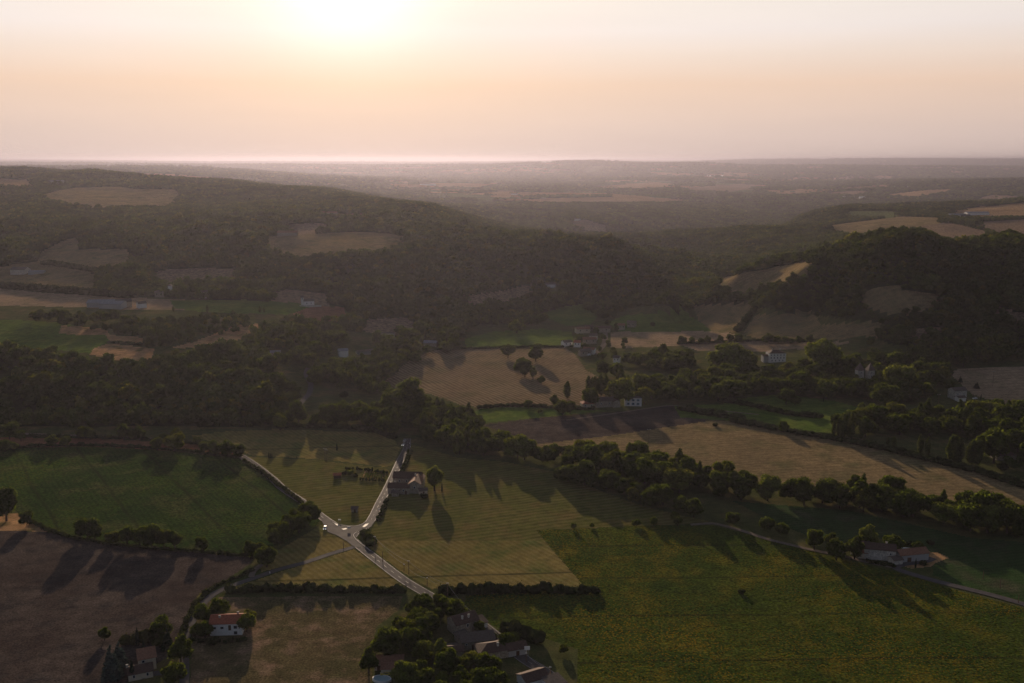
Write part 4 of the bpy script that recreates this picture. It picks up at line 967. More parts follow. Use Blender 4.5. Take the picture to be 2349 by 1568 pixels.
# ------------------------------------------------------------------ tree belts and groves
def base_points(poly, spacing, rg, density=1.0, gap=0.0):
    xy = line_xy(poly); lo, hi = xy.min(0), xy.max(0)
    gx, gy = np.meshgrid(np.arange(lo[0], hi[0], spacing), np.arange(lo[1], hi[1], spacing))
    X = gx.ravel() + rg.uniform(-.42, .42, gx.size) * spacing; Y = gy.ravel() + rg.uniform(-.42, .42, gx.size) * spacing
    k = inpoly(X, Y, xy) & (rg.random(gx.size) < density)
    if gap: k &= fbm(X / 30.0 + 3, Y / 30.0, 3) < gap
    return np.c_[X, Y][k]
BELTS = [  # key, label, group, spacing, height range m, outline of the feet, gap
 ('A', 'full crowned tree in the dense belt along the stream behind the hay meadow', 'trees of the stream belt', 9.5, (10, 17), [(600,978),(837,986),(887,1006),(922,1010),(905,990),(940,985),(977,1018),(1050,1046),(1167,1054),(1275,1076),(1400,1100),(1500,1125),(1640,1147),(1762,1157),(1931,1168),(2100,1193),(2241,1224),(2400,1250),(2400,1200),(2269,1188),(2157,1175),(2110,1165),(2080,1150),(1987,1140),(1849,1135),(1762,1142),(1650,1115),(1575,1095),(1525,1072),(1450,1060),(1387,1050),(1225,1054),(1174,1030),(1107,1018),(1074,972),(1012,965),(977,940),(904,950),(837,958),(737,968),(624,974)], 0),
 ('B', 'pollard like tree in the straight row facing the sunflower field', 'trees of the row facing the sunflowers', 8.5, (9, 13), [(1282,1106),(1378,1131),(1485,1165),(1640,1199),(1650,1192),(1600,1172),(1490,1146),(1385,1114),(1290,1092)], 0),
 ('C', 'loose tree of the thin row beside the curving track', 'trees of the thin row beside the track', 10, (8, 11), [(1655,1206),(1700,1214),(1840,1252),(1845,1244),(1760,1222),(1700,1200),(1655,1196)], 0),
 ('D', 'dark tree in the roadside wood between crop field and junction', 'trees of the roadside wood', 8.5, (8, 12), [(600,1296),(640,1262),(690,1226),(728,1200),(744,1184),(728,1176),(690,1196),(640,1222),(598,1262)], 0),
 ('E', 'garden tree among the shaded village houses at the bottom', 'trees of the village gardens', 7.2, (6, 9.5), [(922,1410),(955,1385),(1000,1388),(1020,1402),(1030,1425),(1000,1440),(985,1470),(1010,1486),(1000,1500),(1060,1500),(1140,1530),(1190,1560),(1190,1640),(940,1640),(930,1570),(960,1510),(905,1470)], 0),
 ('F', 'low tree beside the end of the village road near the sunflowers', 'shrub trees beside the village road end', 8.0, (4, 6.5), [(1265,1480),(1300,1475),(1325,1495),(1320,1520),(1280,1515)], 0),
 ('G', 'leafy tree of the lower right park wood behind the poplars', 'trees of the lower right park', 13, (11, 18), [(1905,978),(1960,962),(2060,958),(2140,968),(2250,952),(2400,950),(2400,1090),(2320,1060),(2280,1045),(2250,1012),(2160,1002),(2050,1006),(1960,1000)], 0),
 ('H', 'leafy tree of the large right hand park wood', 'trees of the large right park', 13, (11, 18), [(1335,856),(1420,862),(1475,892),(1570,888),(1610,872),(1650,840),(1700,835),(1735,850),(1745,866),(1800,872),(1840,850),(1900,855),(2000,835),(2150,808),(2400,808),(2400,832),(2160,853),(2190,882),(2170,900),(2100,925),(2000,925),(1912,925),(1790,905),(1662,926),(1510,933),(1475,912),(1440,880)], 0),
 ('I', 'leafy tree of the small grove below the hamlet fields', 'trees of the grove below the hamlet', 12, (10, 16), [(1430,836),(1500,822),(1560,822),(1612,848),(1560,856),(1480,852)], 0),
 ('J', 'tree of the straggling woods left of the contoured field', 'trees left of the contoured field', 12, (8, 15), [(590,806),(650,768),(720,756),(775,752),(800,790),(770,810),(860,815),(860,775),(900,772),(940,758),(960,780),(1060,765),(1062,806),(985,816),(930,855),(895,870),(870,885),(915,915),(905,945),(850,910),(800,905),(722,885),(716,850),(680,850),(640,850)], 0.16),
 ('K', 'round topped tree in the row at the foot of the hill stubble', 'trees of the row under the hill stubble', 11, (7, 11), [(1560,793),(1700,788),(1705,783),(1560,786)], 0),
 ('L', 'round topped tree in the right part of the row under the hill', 'trees of the right row under the hill', 10, (7, 11), [(1755,790),(2000,795),(2005,786),(1755,782)], 0.12),
 ('M', 'garden tree between the roofs of the small hamlet', 'trees of the hamlet', 17, (5, 9), [(1290,808),(1330,775),(1400,745),(1425,752),(1440,812),(1400,835),(1340,820)], 0.1),
 ('N', 'dark tree in the clump on the pale plateau field', 'trees of the plateau clump', 13, (9, 14), [(20,735),(50,728),(150,735),(250,738),(330,745),(320,752),(200,748),(60,742)], 0),
 ('O', 'valley tree above the small bright pastures', 'trees of the far valley bottom', 13, (8, 14), [(1040,760),(1120,752),(1240,748),(1260,735),(1230,722),(1180,735),(1060,735)], 0),
]
ind = []; rest = []
HOUSE_SPOTS = []
def near_building(x, y, d=0): return any(math.hypot(x - a, y - b) < r + d or (b > 560 and abs(x - a) < r * .8 and 0 < b - y < 34) for a, b, r in HOUSE_SPOTS)
TALL = False
def tall(k):
    global TALL
    TALL = k in 'AGH' and random.random() < .14; return TALL
def grow_belts(limit):
    cand = []
    for bi, (k, lb, g, sp, hr, poly, gap) in enumerate(BELTS):
        rg = np.random.default_rng(900 + bi)
        for x, y in base_points(poly, sp, rg, 1.0, gap if gap else 0):
            if near_building(x, y, 1.5): continue
            h = rg.uniform(*hr) * (1.15 if rg.random() < .1 else 1); cand.append((y, x, h, lb, g, k))
    cand.sort(key=lambda c: c[0] / c[2])
    print('belt trees', len(cand))
    for n, (y, x, h, lb, g, k) in enumerate(cand):
        if n < limit: tree('broadleaf_tree', (x, y, 0), h * (1.12 if tall(k) else 1), 'poplar' if TALL else 'broad', 'belt' if random.random() < .88 else 'gold', lb, 'tree', g, random.uniform(.95, 1.3))
        else: rest.append((x, y, h))
def grow_scrub():
    """young plantation and scrub on the left plateau, orchard bushes and hill thickets: too many to count"""
    rg = np.random.default_rng(77); pts = []
    for poly, sp, hr, gap in [([(240,765),(330,745),(450,735),(560,735),(600,745),(520,770),(460,785),(390,800),(330,800),(340,778),(250,768)], 8.0, (4, 8.5), .18),
                              ([(60,738),(240,755),(330,745),(560,722),(620,735),(560,742),(400,745),(250,765)], 9.0, (4, 8), .05),
                              ([(2290,1075),(2400,1110),(2400,1085),(2320,1062)], 8, (4, 8), 0),
                              ([(1330,700),(1500,690),(1480,700),(1400,735),(1380,740)], 9, (7, 12), 0.2),
                              ([(560,765),(650,745),(800,738),(820,750),(700,760),(600,790)], 9, (7, 12), 0.2)]:
        for x, y in base_points(poly, sp, rg, .9, gap if gap else 0): pts.append((x, y, rg.uniform(*hr)))
    return pts

# ------------------------------------------------------------------ buildings
def wallmat(n, c, v=0.22): return plain_mat(n, c, 0.9, 0.03, v, 0.9)
def tilemat(n, c):
    m = plain_mat(n, c, 0.75, 0.1, 0.32, 1.6); nt = m.node_tree; N = nt.nodes; L = nt.links
    tc = N.new('ShaderNodeTexCoord'); w = N.new('ShaderNodeTexWave'); w.bands_direction = 'X'; w.inputs['Scale'].default_value = 1.6; w.inputs['Distortion'].default_value = 0.6
    L.new(tc.outputs['Object'], w.inputs[0]); bp = N.new('ShaderNodeBump'); bp.inputs['Strength'].default_value = 0.6; bp.inputs['Distance'].default_value = 0.08
    L.new(w.outputs['Fac'], bp.inputs['Height']); L.new(bp.outputs[0], N['Principled BSDF'].inputs['Normal']); return m
def stonemat(n, c):
    m = wallmat(n, c); nt = m.node_tree; N = nt.nodes; L = nt.links; b = N['Principled BSDF']
    tc = N.new('ShaderNodeTexCoord'); v = N.new('ShaderNodeTexVoronoi'); v.inputs['Scale'].default_value = 2.2; L.new(tc.outputs['Object'], v.inputs['Vector'])
    src = b.inputs['Base Color'].links[0].from_socket
    L.new(mixc(N, L, 1.0, src, ramp_node(N, L, v.outputs['Color'], [(0.1, (0.72,) * 3), (0.9, (1.22,) * 3)]), 'MULTIPLY'), b.inputs['Base Color']); return m
for n, c in (('stone', (0.36, 0.31, 0.25)), ('stone_pale', (0.54, 0.50, 0.44))): MT[n] = stonemat(n, c)
for n, c in (('render_white', (0.80, 0.78, 0.75)), ('render_cream', (0.58, 0.50, 0.38)), ('render_grey', (0.42, 0.41, 0.40))): MT[n] = wallmat(n, c, 0.1)
for n, c in (('tile_red', (0.40, 0.13, 0.075)), ('tile_brown', (0.12, 0.075, 0.058)), ('tile_old', (0.135, 0.105, 0.09)), ('tile_rust', (0.28, 0.14, 0.09))): MT[n] = tilemat(n, c)
MT['sheet'] = plain_mat('sheet', (0.26, 0.26, 0.28), 0.6, 0.12, 0.15, 0.4)
MT['sheet_white'] = plain_mat('sheet_white', (0.78, 0.78, 0.78), 0.5, 0.25, 0.05, 0.4)
MT['pane'] = plain_mat('pane', (0.035, 0.04, 0.05), 0.15, 0.6, 0.1, 1.0)
MT['frame'] = plain_mat('frame', (0.72, 0.72, 0.70), 0.6, 0.3, 0.05, 2.0)
MT['shutter_blue'] = plain_mat('shutter_blue', (0.30, 0.40, 0.48), 0.7, 0.3, 0.1, 2.0)
MT['wood'] = plain_mat('wood', (0.13, 0.08, 0.05), 0.9, 0.2, 0.3, 3.0)
MT['white_metal'] = plain_mat('white_metal', (0.8, 0.8, 0.8), 0.4, 0.5, 0.04, 2.0)
MT['dark'] = plain_mat('dark', (0.02, 0.02, 0.022), 0.6, 0.4, 0.1, 2.0)
MT['steel'] = plain_mat('steel', (0.3, 0.3, 0.3), 0.45, 0.5, 0.1, 2.0)
MT['water'] = plain_mat('water', (0.38, 0.50, 0.54), 0.06, 0.6, 0.05, 0.5)
MT['insulator'] = plain_mat('insulator', (0.85, 0.85, 0.82), 0.12, 0.8, 0.02, 2.0)
class MB:
    def __init__(s): s.V = []; s.F = []
    def box(s, x0, x1, y0, y1, z0, z1):
        b = len(s.V); s.V += [(x, y, z) for z in (z0, z1) for x, y in ((x0, y0), (x1, y0), (x1, y1), (x0, y1))]
        s.F += [tuple(b + i for i in f) for f in ((3,2,1,0),(4,5,6,7),(0,1,5,4),(1,2,6,5),(2,3,7,6),(3,0,4,7))]; return s
    def poly(s, pts, faces): b = len(s.V); s.V += pts; s.F += [tuple(b + i for i in f) for f in faces]; return s
    def cyl(s, p0, p1, r0, r1, k=10):
        p0, p1 = np.array(p0, float), np.array(p1, float); d = (p1 - p0) / np.linalg.norm(p1 - p0)
        a = np.cross(d, [0.31, 0.9, 0.2]); a /= np.linalg.norm(a); c = np.cross(d, a); b = len(s.V)
        for p_, r_ in ((p0, r0), (p1, r1)):
            for i in range(k): s.V.append(tuple(p_ + (a * cos(2 * pi * i / k) + c * sin(2 * pi * i / k)) * r_))
        for i in range(k): j = (i + 1) % k; s.F.append((b + i, b + j, b + k + j, b + k + i))
        s.F.append(tuple(b + i for i in range(k))[::-1]); s.F.append(tuple(b + k + i for i in range(k))); return s
    def build(s, name, m, parent=None, smooth=False, bevel=0):
        me = bpy.data.meshes.new(name); me.from_pydata(s.V, [], s.F); me.update()
        for p_ in me.polygons: p_.use_smooth = smooth
        o = obj(name, me, MT[m] if isinstance(m, str) else m, parent)
        if bevel: md = o.modifiers.new('bevel', 'BEVEL'); md.width = bevel; md.segments = 2; md.limit_method = 'ANGLE'
        return o
def wing(root, L_, W, Hh, rise, wm, rm, roof='gable', ox=0, oy=0, turn=False, over=0.45, wins=(), doors=(), chim=(), near=True, shutters=None):
    """one block of a building in the root's own frame; wins (side, along, height, w, h)"""
    def tr(pts):
        return [((-y if turn else x) + ox, (x if turn else y) + oy, z) for x, y, z in pts]
    x, y = L_ / 2, W / 2; m = MB(); base = -1.2
    if roof == 'hip':
        m.poly(tr([(-x,-y,base),(x,-y,base),(x,y,base),(-x,y,base),(-x,-y,Hh),(x,-y,Hh),(x,y,Hh),(-x,y,Hh)]), [(0,1,5,4),(1,2,6,5),(2,3,7,6),(3,0,4,7),(4,5,6,7)])
    elif roof == 'shed':
        m.poly(tr([(-x,-y,base),(x,-y,base),(x,y,base),(-x,y,base),(-x,-y,Hh),(x,-y,Hh),(x,y,Hh+rise),(-x,y,Hh+rise)]), [(0,1,5,4),(1,2,6,5),(2,3,7,6),(3,0,4,7),(4,5,6,7)])
    else:
        m.poly(tr([(-x,-y,base),(x,-y,base),(x,y,base),(-x,y,base),(-x,-y,Hh),(x,-y,Hh),(x,y,Hh),(-x,y,Hh),(-x,0,Hh+rise),(x,0,Hh+rise)]), [(0,1,5,4),(1,2,6,9,5),(2,3,7,6),(3,0,4,8,7),(4,5,9,8),(6,7,8,9)])
    m.build('wall', wm, root)
    r = MB(); o = over; t = 0.22; k = rise / (W / 2) if roof != 'shed' else rise / W
    def slab(p):
        n = len(p); b = [(a, c, d) for a, c, d in p]; u = [(a, c, d + t) for a, c, d in p]
        r.poly(tr(b + u), [tuple(range(n))[::-1], tuple(range(n, 2 * n))] + [(i, (i + 1) % n, n + (i + 1) % n, n + i) for i in range(n)])
    e = 0.03
    if roof == 'gable':
        slab([(-x-o,-y-o,Hh-o*k+e),(x+o,-y-o,Hh-o*k+e),(x+o,0,Hh+rise+e),(-x-o,0,Hh+rise+e)]); slab([(-x-o,0.001,Hh+rise+e),(x+o,0.001,Hh+rise+e),(x+o,y+o,Hh-o*k+e),(-x-o,y+o,Hh-o*k+e)])
    elif roof == 'shed':
        slab([(-x-o,-y-o,Hh-o*k+e),(x+o,-y-o,Hh-o*k+e),(x+o,y+o,Hh+rise+o*k+e),(-x-o,y+o,Hh+rise+o*k+e)])
    else:
        q = min(x * .95, y); top = Hh + rise; A_, B_, C_, D_ = (-x-o,-y-o,Hh), (x+o,-y-o,Hh), (x+o,y+o,Hh), (-x-o,y+o,Hh); E_, F_ = (-x+q,0,top), (x-q,0,top)
        r.poly(tr([A_, B_, C_, D_, E_, F_]), [(0,1,5,4),(1,2,5),(2,3,4,5),(3,0,4),(3,2,1,0)])
    rf = r.build('roof', rm, root)
    for cx_, cy_, ch in chim:
        c = MB(); pts = tr([(cx_, cy_, 0)])[0]; zb = Hh + rise * (1 - abs(cy_) / y) - 0.4 if roof != 'shed' else Hh
        c.box(pts[0]-.4, pts[0]+.4, pts[1]-.3, pts[1]+.3, zb, zb + ch + .6).box(pts[0]-.48, pts[0]+.48, pts[1]-.38, pts[1]+.38, zb + ch + .601, zb + ch + .75); c.build('chimney', 'stone_pale', rf)
    for kind, lst in (('window', wins), ('door', doors)):
        for sd, al, zz, w, h in lst:
            d = 0.07
            def q3(a0, a1, d0, d1, z0, z1):
                if sd == 'f': b = [(a0, -y - d1), (a1, -y - d1), (a1, -y - d0), (a0, -y - d0)]
                elif sd == 'b': b = [(a0, y + d0), (a1, y + d0), (a1, y + d1), (a0, y + d1)]
                elif sd == 'r': b = [(x + d0, a0), (x + d1, a0), (x + d1, a1), (x + d0, a1)]
                else: b = [(-x - d1, a0), (-x - d0, a0), (-x - d0, a1), (-x - d1, a1)]
                return tr([(p_, q_, z0) for p_, q_ in b] + [(p_, q_, z1) for p_, q_ in b])
            BF = [(3,2,1,0),(4,5,6,7),(0,1,5,4),(1,2,6,5),(2,3,7,6),(3,0,4,7)]
            f = MB().poly(q3(al - w/2, al + w/2, -0.02, d, zz, zz + h), BF)
            if kind == 'window' and shutters:
                for s_ in (-1, 1): f.poly(q3(al + s_ * w * .78 - w * .26, al + s_ * w * .78 + w * .26, -0.02, d + .03, zz, zz + h), BF)
            fo = f.build(kind, (shutters or 'frame') if kind == 'window' else 'wood', root)
            if kind == 'window' and near: MB().poly(q3(al - w/2 + .12, al + w/2 - .12, d - .02, d + .025, zz + .12, zz + h - .12), BF).build('pane', 'pane', fo)
            elif kind == 'window': fo.data.materials[0] = MT['pane']
    return root
def house(name, cat, label, px, py, rot, wings, group=None, rad=None):
    p = P(px, py); r = empty(name, (p[0], p[1], float(gridz(p[0], p[1]))), radians(rot)); tag(r, label, cat, group)
    for w in wings: wing(r, **w)
    HOUSE_SPOTS.append((p[0], p[1], rad or max(w['L_'] for w in wings) * 0.6)); return r
def row(sd, n, span, z, w=1.0, h=1.4): return [(sd, (i - (n - 1) / 2) * (span / max(n - 1, 1)) if n > 1 else 0.0, z, w, h) for i in range(n)]
d = dict
# the dark roofed complex at the branch road
house('stone_farmhouse', 'farmhouse', 'dark roofed stone farm complex right of the branch road above the junction', 932, 1124, -4, [
 d(L_=17, W=9, Hh=6.0, rise=2.6, wm='stone', rm='tile_brown', ox=-0.5, oy=9, wins=row('f', 3, 9, 3.4), near=True),
 d(L_=17, W=7.5, Hh=6.0, rise=2.2, wm='stone', rm='tile_rust', ox=6.3, oy=1.5, turn=True, wins=[('f', -3, 3.4, 1, 1.4), ('f', 2, 3.4, 1, 1.4), ('l', 0, 3.2, 1.2, 1.5)], chim=[(2, 1, 1.2)]),
 d(L_=13, W=7, Hh=4.2, rise=1.8, wm='stone', rm='tile_brown', ox=-3.2, oy=-5.2, wins=row('f', 2, 6, 1.8), doors=[('f', 4.5, 0, 1.2, 2.2)], chim=[(-3, 1, 1.0)]),
 d(L_=4, W=4, Hh=2.4, rise=0.8, wm='stone', rm='tile_old', ox=-4.6, oy=-11.2)], rad=15)
house('garden_annex', 'shed', 'small pale annex on the right flank of the dark roofed farm', 970, 1133, 20, [d(L_=5, W=4, Hh=2.6, rise=1.0, wm='render_cream', rm='tile_old', doors=[('f', 0, 0, 1.1, 2)])])
house('white_bungalow', 'house', 'white house with a bright red roof set among trees below the long hedge', 524, 1447, 4, [
 d(L_=13.5, W=9, Hh=5.4, rise=1.9, wm='render_white', rm='tile_red', wins=[('f', -4.8, 2.9, 1.5, 1.2), ('f', -1.6, 2.9, 1.5, 1.2), ('f', 4.0, 2.9, 1.6, 1.5), ('r', 0.5, 3.0, 1.1, 1.3), ('f', 4.0, 0.3, 1.6, 1.6)], doors=[('f', 1.6, 2.3, 1.1, 2.3)], chim=[(-3, -1.5, 0.8), (4, 2, 0.9)]),], rad=9)
house('gabled_house', 'house', 'dim gabled house with a steep red roof edge hidden in the shaded garden', 338, 1530, 24, [
 d(L_=6.5, W=6, Hh=5.0, rise=1.4, wm='render_cream', rm='tile_rust', roof='shed', wins=[('f', -1.5, 3.4, 1.2, 1.2)]),
 d(L_=9, W=7, Hh=2.8, rise=1.5, wm='render_cream', rm='tile_brown', ox=-3, oy=-6, wins=row('f', 2, 5, 1.0), chim=[(-4.6, 0, .9)])], rad=11)
house('stone_gable_house', 'house', 'tall stone house with two chimneys in the village beside the main road', 1062, 1446, 32, [
 d(L_=11, W=8.5, Hh=5.4, rise=2.3, wm='stone', rm='tile_brown', wins=[('f', 0, 3.2, 1.1, 1.6), ('r', -2, 3.3, 1, 1.5), ('r', 2.0, 3.3, 1, 1.5), ('r', -2, 0.9, 1.1, 1.6)], chim=[(1.5, -2.4, 1.3), (-1.6, -2.4, 1.3)]),
 d(L_=5, W=5, Hh=2.6, rise=1.0, wm='render_white', rm='tile_brown', ox=7.8, oy=-1, roof='shed', wins=[('f', 0, 0.9, 1, 1)]),
 d(L_=5, W=4, Hh=2.4, rise=0.8, wm='stone', rm='tile_old', ox=-5, oy=-8, roof='shed')], rad=10)
house('long_stone_barn', 'barn', 'long stone barn with a grey tiled roof below the stone gable house', 1095, 1483, 12, [
 d(L_=14, W=5.5, Hh=3.6, rise=1.3, wm='stone', rm='tile_old', roof='shed', wins=[('f', -5, 2.2, .8, .9), ('f', 1, 2.2, .8, .9)], doors=[('f', -2, 0, 1.6, 2.2)])], rad=10)
house('brown_roofed_barn', 'barn', 'large brown hip roofed barn in front of the long stone barn by the road', 1128, 1502, 18, [
 d(L_=12.5, W=9, Hh=3.4, rise=2.0, wm='stone', rm='tile_brown', roof='hip', wins=[('f', -3, 1.6, 1, 1.2), ('r', 0, 1.6, 1, 1.2)], chim=[(2, -2, 1.2)]),
 d(L_=8, W=6, Hh=3.0, rise=1.6, wm='render_grey', rm='tile_brown', ox=9.8, oy=-1.5, doors=[('f', 0, 0, 1.4, 2.2)])], rad=12)
house('low_shed', 'shed', 'low brown roofed shed half hidden left of the brown barn', 1038, 1502, 6, [d(L_=9, W=5, Hh=2.6, rise=1.0, wm='stone', rm='tile_brown')])
house('hip_roofed_villa', 'house', 'small house with a dark red hip roof and an open garage at the bottom edge', 893, 1528, 2, [
 d(L_=11, W=7.5, Hh=2.8, rise=1.5, wm='render_cream', rm='tile_rust', roof='hip', wins=[('f', 3.2, 1.0, 1.2, 1.2)], doors=[('f', -3.2, 0, 2.6, 2.3)]),
 d(L_=6, W=5.5, Hh=2.9, rise=1.3, wm='render_cream', rm='tile_rust', roof='hip', ox=0.5, oy=-5.4, wins=[('r', 0, 1.0, 1.2, 1.2)])], rad=10)
house('white_gabled_house', 'house', 'house with a white gable and brown roof at the lowest end of the village road', 1222, 1566, 30, [
 d(L_=10, W=7.5, Hh=3.0, rise=1.6, wm='render_white', rm='tile_brown', wins=[('r', 0, 1.2, 1.2, 1.3)]),
 d(L_=7, W=6, Hh=2.8, rise=0.8, wm='render_white', rm='tile_old', ox=5, oy=-7.5, roof='shed')], rad=10)
house('stone_farmhouse', 'farmhouse', 'two storey stone farmhouse with a brown roof beside the sunflower field at right', 2016, 1279, -14, [
 d(L_=15, W=8, Hh=5.6, rise=1.9, wm='stone_pale', rm='tile_brown', wins=[('r', 0.5, 3.2, 1.1, 1.4), ('f', 5, 3.2, .9, 1.1)], chim=[(3.4, 1.5, .9)]),
 d(L_=9, W=8, Hh=4.6, rise=1.8, wm='stone_pale', rm='tile_old', ox=-9, oy=4.5, doors=[('f', 0, 0, 1.3, 2.2)]),
 d(L_=5, W=4, Hh=3.0, rise=1.0, wm='render_cream', rm='tile_rust', ox=-8.5, oy=-1.8, roof='shed')], rad=13)
house('farm_barn', 'barn', 'long low whitewashed barn with a red brown roof right of the stone farmhouse', 2088, 1283, 13, [
 d(L_=16, W=7, Hh=4.0, rise=1.8, wm='render_grey', rm='tile_rust', wins=[('l', 0.5, 2.0, .8, .8)], doors=[('f', -3, 0, 2.2, 2.5)]),
 d(L_=5, W=5, Hh=2.6, rise=1.0, wm='stone_pale', rm='tile_old', ox=-10.5, oy=-3.0)], rad=10)
house('garden_hut', 'hut', 'red roofed wooden hut at the left end of the vegetable garden', 774, 1096, 8, [d(L_=4.6, W=3.4, Hh=2.1, rise=.8, wm='wood', rm='tile_red', doors=[('f', 0, 0, .9, 1.9)])])
house('stone_hut', 'hut', 'tiny dark stone hut alone in the hay field above the junction', 814, 1174, -5, [d(L_=3.4, W=3.0, Hh=2.2, rise=.9, wm='stone', rm='tile_old', doors=[('f', 0.4, 0, .9, 1.8)])])
# valley houses
W3 = row('f', 3, 8, 4.0) + row('f', 3, 8, 1.0)
house('white_house', 'house', 'tall white hip roofed house with blue shutters above the ploughed strip', 1452, 929, -6, [
 d(L_=14, W=10, Hh=7.0, rise=2.0, wm='render_white', rm='tile_old', roof='hip', wins=row('f', 3, 8, 4.2, 1.2, 1.7) + row('f', 3, 8, 1.0, 1.2, 1.9), doors=[('f', 0, 0, 1.3, 2.4)] if 0 else [], chim=[(0, 0, .8)], shutters='shutter_blue')], rad=12)
house('stone_barn', 'barn', 'grey stone barn left of the chestnut and the white house', 1386, 932, 8, [d(L_=16, W=9, Hh=5.5, rise=2.2, wm='stone', rm='tile_old', wins=row('f', 2, 7, 2.5)), d(L_=9, W=6, Hh=5.0, rise=1.5, wm='stone', rm='tile_brown', ox=9, oy=-2, turn=True)], rad=12)
house('red_roofed_cottage', 'cottage', 'small cottage with a red hip roof left of the grey stone barn', 1347, 933, 10, [d(L_=10, W=9, Hh=3.2, rise=2.2, wm='render_cream', rm='tile_red', roof='hip', wins=row('f', 2, 5, 1.2))], rad=9)
house('manor_house', 'manor', 'three storey white manor with rows of windows among the park trees', 1779, 829, 4, [
 d(L_=17, W=11, Hh=9.0, rise=2.4, wm='render_white', rm='tile_brown', roof='hip', wins=row('f', 5, 13, 6.4, 1.0, 1.5) + row('f', 5, 13, 3.6, 1.0, 1.8) + row('f', 4, 11, .8, 1.0, 1.8), chim=[(-4, 0, 1.0), (4, 0, 1.0)]),
 d(L_=5, W=8, Hh=6.0, rise=1.0, wm='render_grey', rm='tile_brown', ox=-11.2, oy=0)], rad=15)
house('lone_stone_house', 'house', 'tall narrow stone house with a sunlit window row below the gold field', 2195, 914, 14, [
 d(L_=12, W=9, Hh=7.6, rise=2.0, wm='stone_pale', rm='tile_old', wins=row('r', 4, 6.6, 3.8, .8, 1.4) + row('f', 2, 6, 4, .9, 1.3)), d(L_=7, W=5, Hh=3.0, rise=1.2, wm='render_white', rm='tile_old', ox=-3, oy=-8)], rad=12)
for x, lb in ((1970, 'left one of the twin pointed turrets rising from the park trees'), (1994, 'right one of the twin pointed turrets rising from the park trees')):
    house('turret_house', 'turret', lb, x, 884, 8, [d(L_=6, W=6, Hh=14, rise=6.5, wm='stone_pale', rm='tile_old', roof='hip', wins=[('f', 0, 11, .9, 1.6), ('f', 0, 8, .9, 1.6)])], rad=5)
house('brown_roofed_house', 'house', 'low brown roofed house among dark trees at the far right', 2320 - 20, 1052, 5, [d(L_=14, W=9, Hh=3.4, rise=2.2, wm='stone', rm='tile_brown', roof='hip')])
house('white_house', 'house', 'small bright white house in the woods left of the contoured field', 787, 818, 20, [d(L_=9, W=8, Hh=6.2, rise=1.6, wm='render_white', rm='sheet', wins=row('r', 2, 3.4, 3.2))], rad=9)
house('white_roofed_villa', 'villa', 'low white villa on the wooded slope above the small bright white house', 888, 771, 6, [d(L_=17, W=9, Hh=3.2, rise=1.2, wm='render_white', rm='tile_old', wins=row('f', 3, 9, 1.0, 1.4, 1.3), roof='hip')], rad=11)
house('grey_shed', 'shed', 'small grey roofed shed in the woods left of the bright white house', 632, 815, 5, [d(L_=9, W=6, Hh=3, rise=1.2, wm='stone', rm='sheet')])
house('grey_shed', 'shed', 'grey roof glimpsed above the top left corner of the contoured field', 988, 793, -8, [d(L_=14, W=9, Hh=3.5, rise=1.8, wm='stone', rm='sheet')])
house('white_shed', 'shed', 'pale long roof behind the bright white house in the woods', 838, 812, 28, [d(L_=18, W=7, Hh=3, rise=1.2, wm='render_grey', rm='tile_old')])
HAM = [(1300,795,10,8,'render_white','tile_old','white gabled house at the left edge of the hamlet above the contoured field'),(1324,796,7,6,'render_white','tile_red','small white house second from the left of the hamlet'),
 (1352,788,15,9,'stone','tile_rust','wide rust roofed house in the middle of the hamlet'),(1336,764,16,10,'render_cream','tile_rust','pale house at the upper left of the hamlet'),(1350,760,10,8,'stone','tile_brown','brown roofed house behind the pale upper house of the hamlet'),
 (1382,762,18,10,'stone','tile_brown','large dark roofed house at the top of the hamlet street'),(1361,780,9,7,'render_white','tile_old','little white house beside the hamlet street'),
 (1352,812,12,8,'render_white','tile_rust','lowest white house of the hamlet beside the parked white vans'),(1341,816,12,8,'stone','tile_old','long stone shed at the lower left of the hamlet'),(1415,832,6,6,'render_white','tile_old','narrow tower like house right of the hamlet'),
 (1449,750,10,7,'stone','tile_old','small stone house by the green field right of the hamlet'),(1425,756,8,6,'render_cream','tile_rust','small cream house between hamlet and green field')]
for x, y, L_, W, wm, rm, lb in HAM: house('village_house', 'house', lb, x, y, random.uniform(-25, 25), [d(L_=L_, W=W, Hh=5.2, rise=1.9, wm=wm, rm=rm, wins=row('f', 2, L_ * .5, 2.8), near=False)], rad=L_ * .6)
# far farms
def far(name, cat, lb, x, y, L_, W, Hh, rise, wm, rm, rot=0, roof='gable', wins=(), chim=()):
    return house(name, cat, lb, x, y, rot, [d(L_=L_, W=W, Hh=Hh, rise=rise, wm=wm, rm=rm, roof=roof, wins=wins, near=False, chim=chim)])
far('farm_shed','shed','long grey livestock shed left in the farm on the left plateau',236,703,30,15,5,2.5,'render_grey','sheet',4)
far('farm_shed','shed','wide grey livestock shed at the centre of the left plateau farm',262,706,26,18,5,2.6,'render_grey','sheet',-8)
far('stone_barn','barn','stone barn at the right end of the left plateau farm',284,704,16,12,6,2.6,'stone','tile_old',30)
far('white_house','house','small white gabled house beside the left plateau farm',325,706,9,7,5,2.0,'render_white','tile_old',40)
far('village_house','house','square stone house above the plateau farm at the wood edge',366,681,10,9,6,1.8,'stone','tile_old',15,'hip',row('f',2,5,3))
far('white_tower','tower','slim white tower standing at the wood edge left of the square house',391,677,4,4,11,2,'render_white','tile_old',0,'hip')
far('village_house','house','wide pale stone house at the wood edge above the green strip',478,683,20,9,7,1.5,'stone_pale','tile_old',6,'gable',row('f',3,10,3.5))
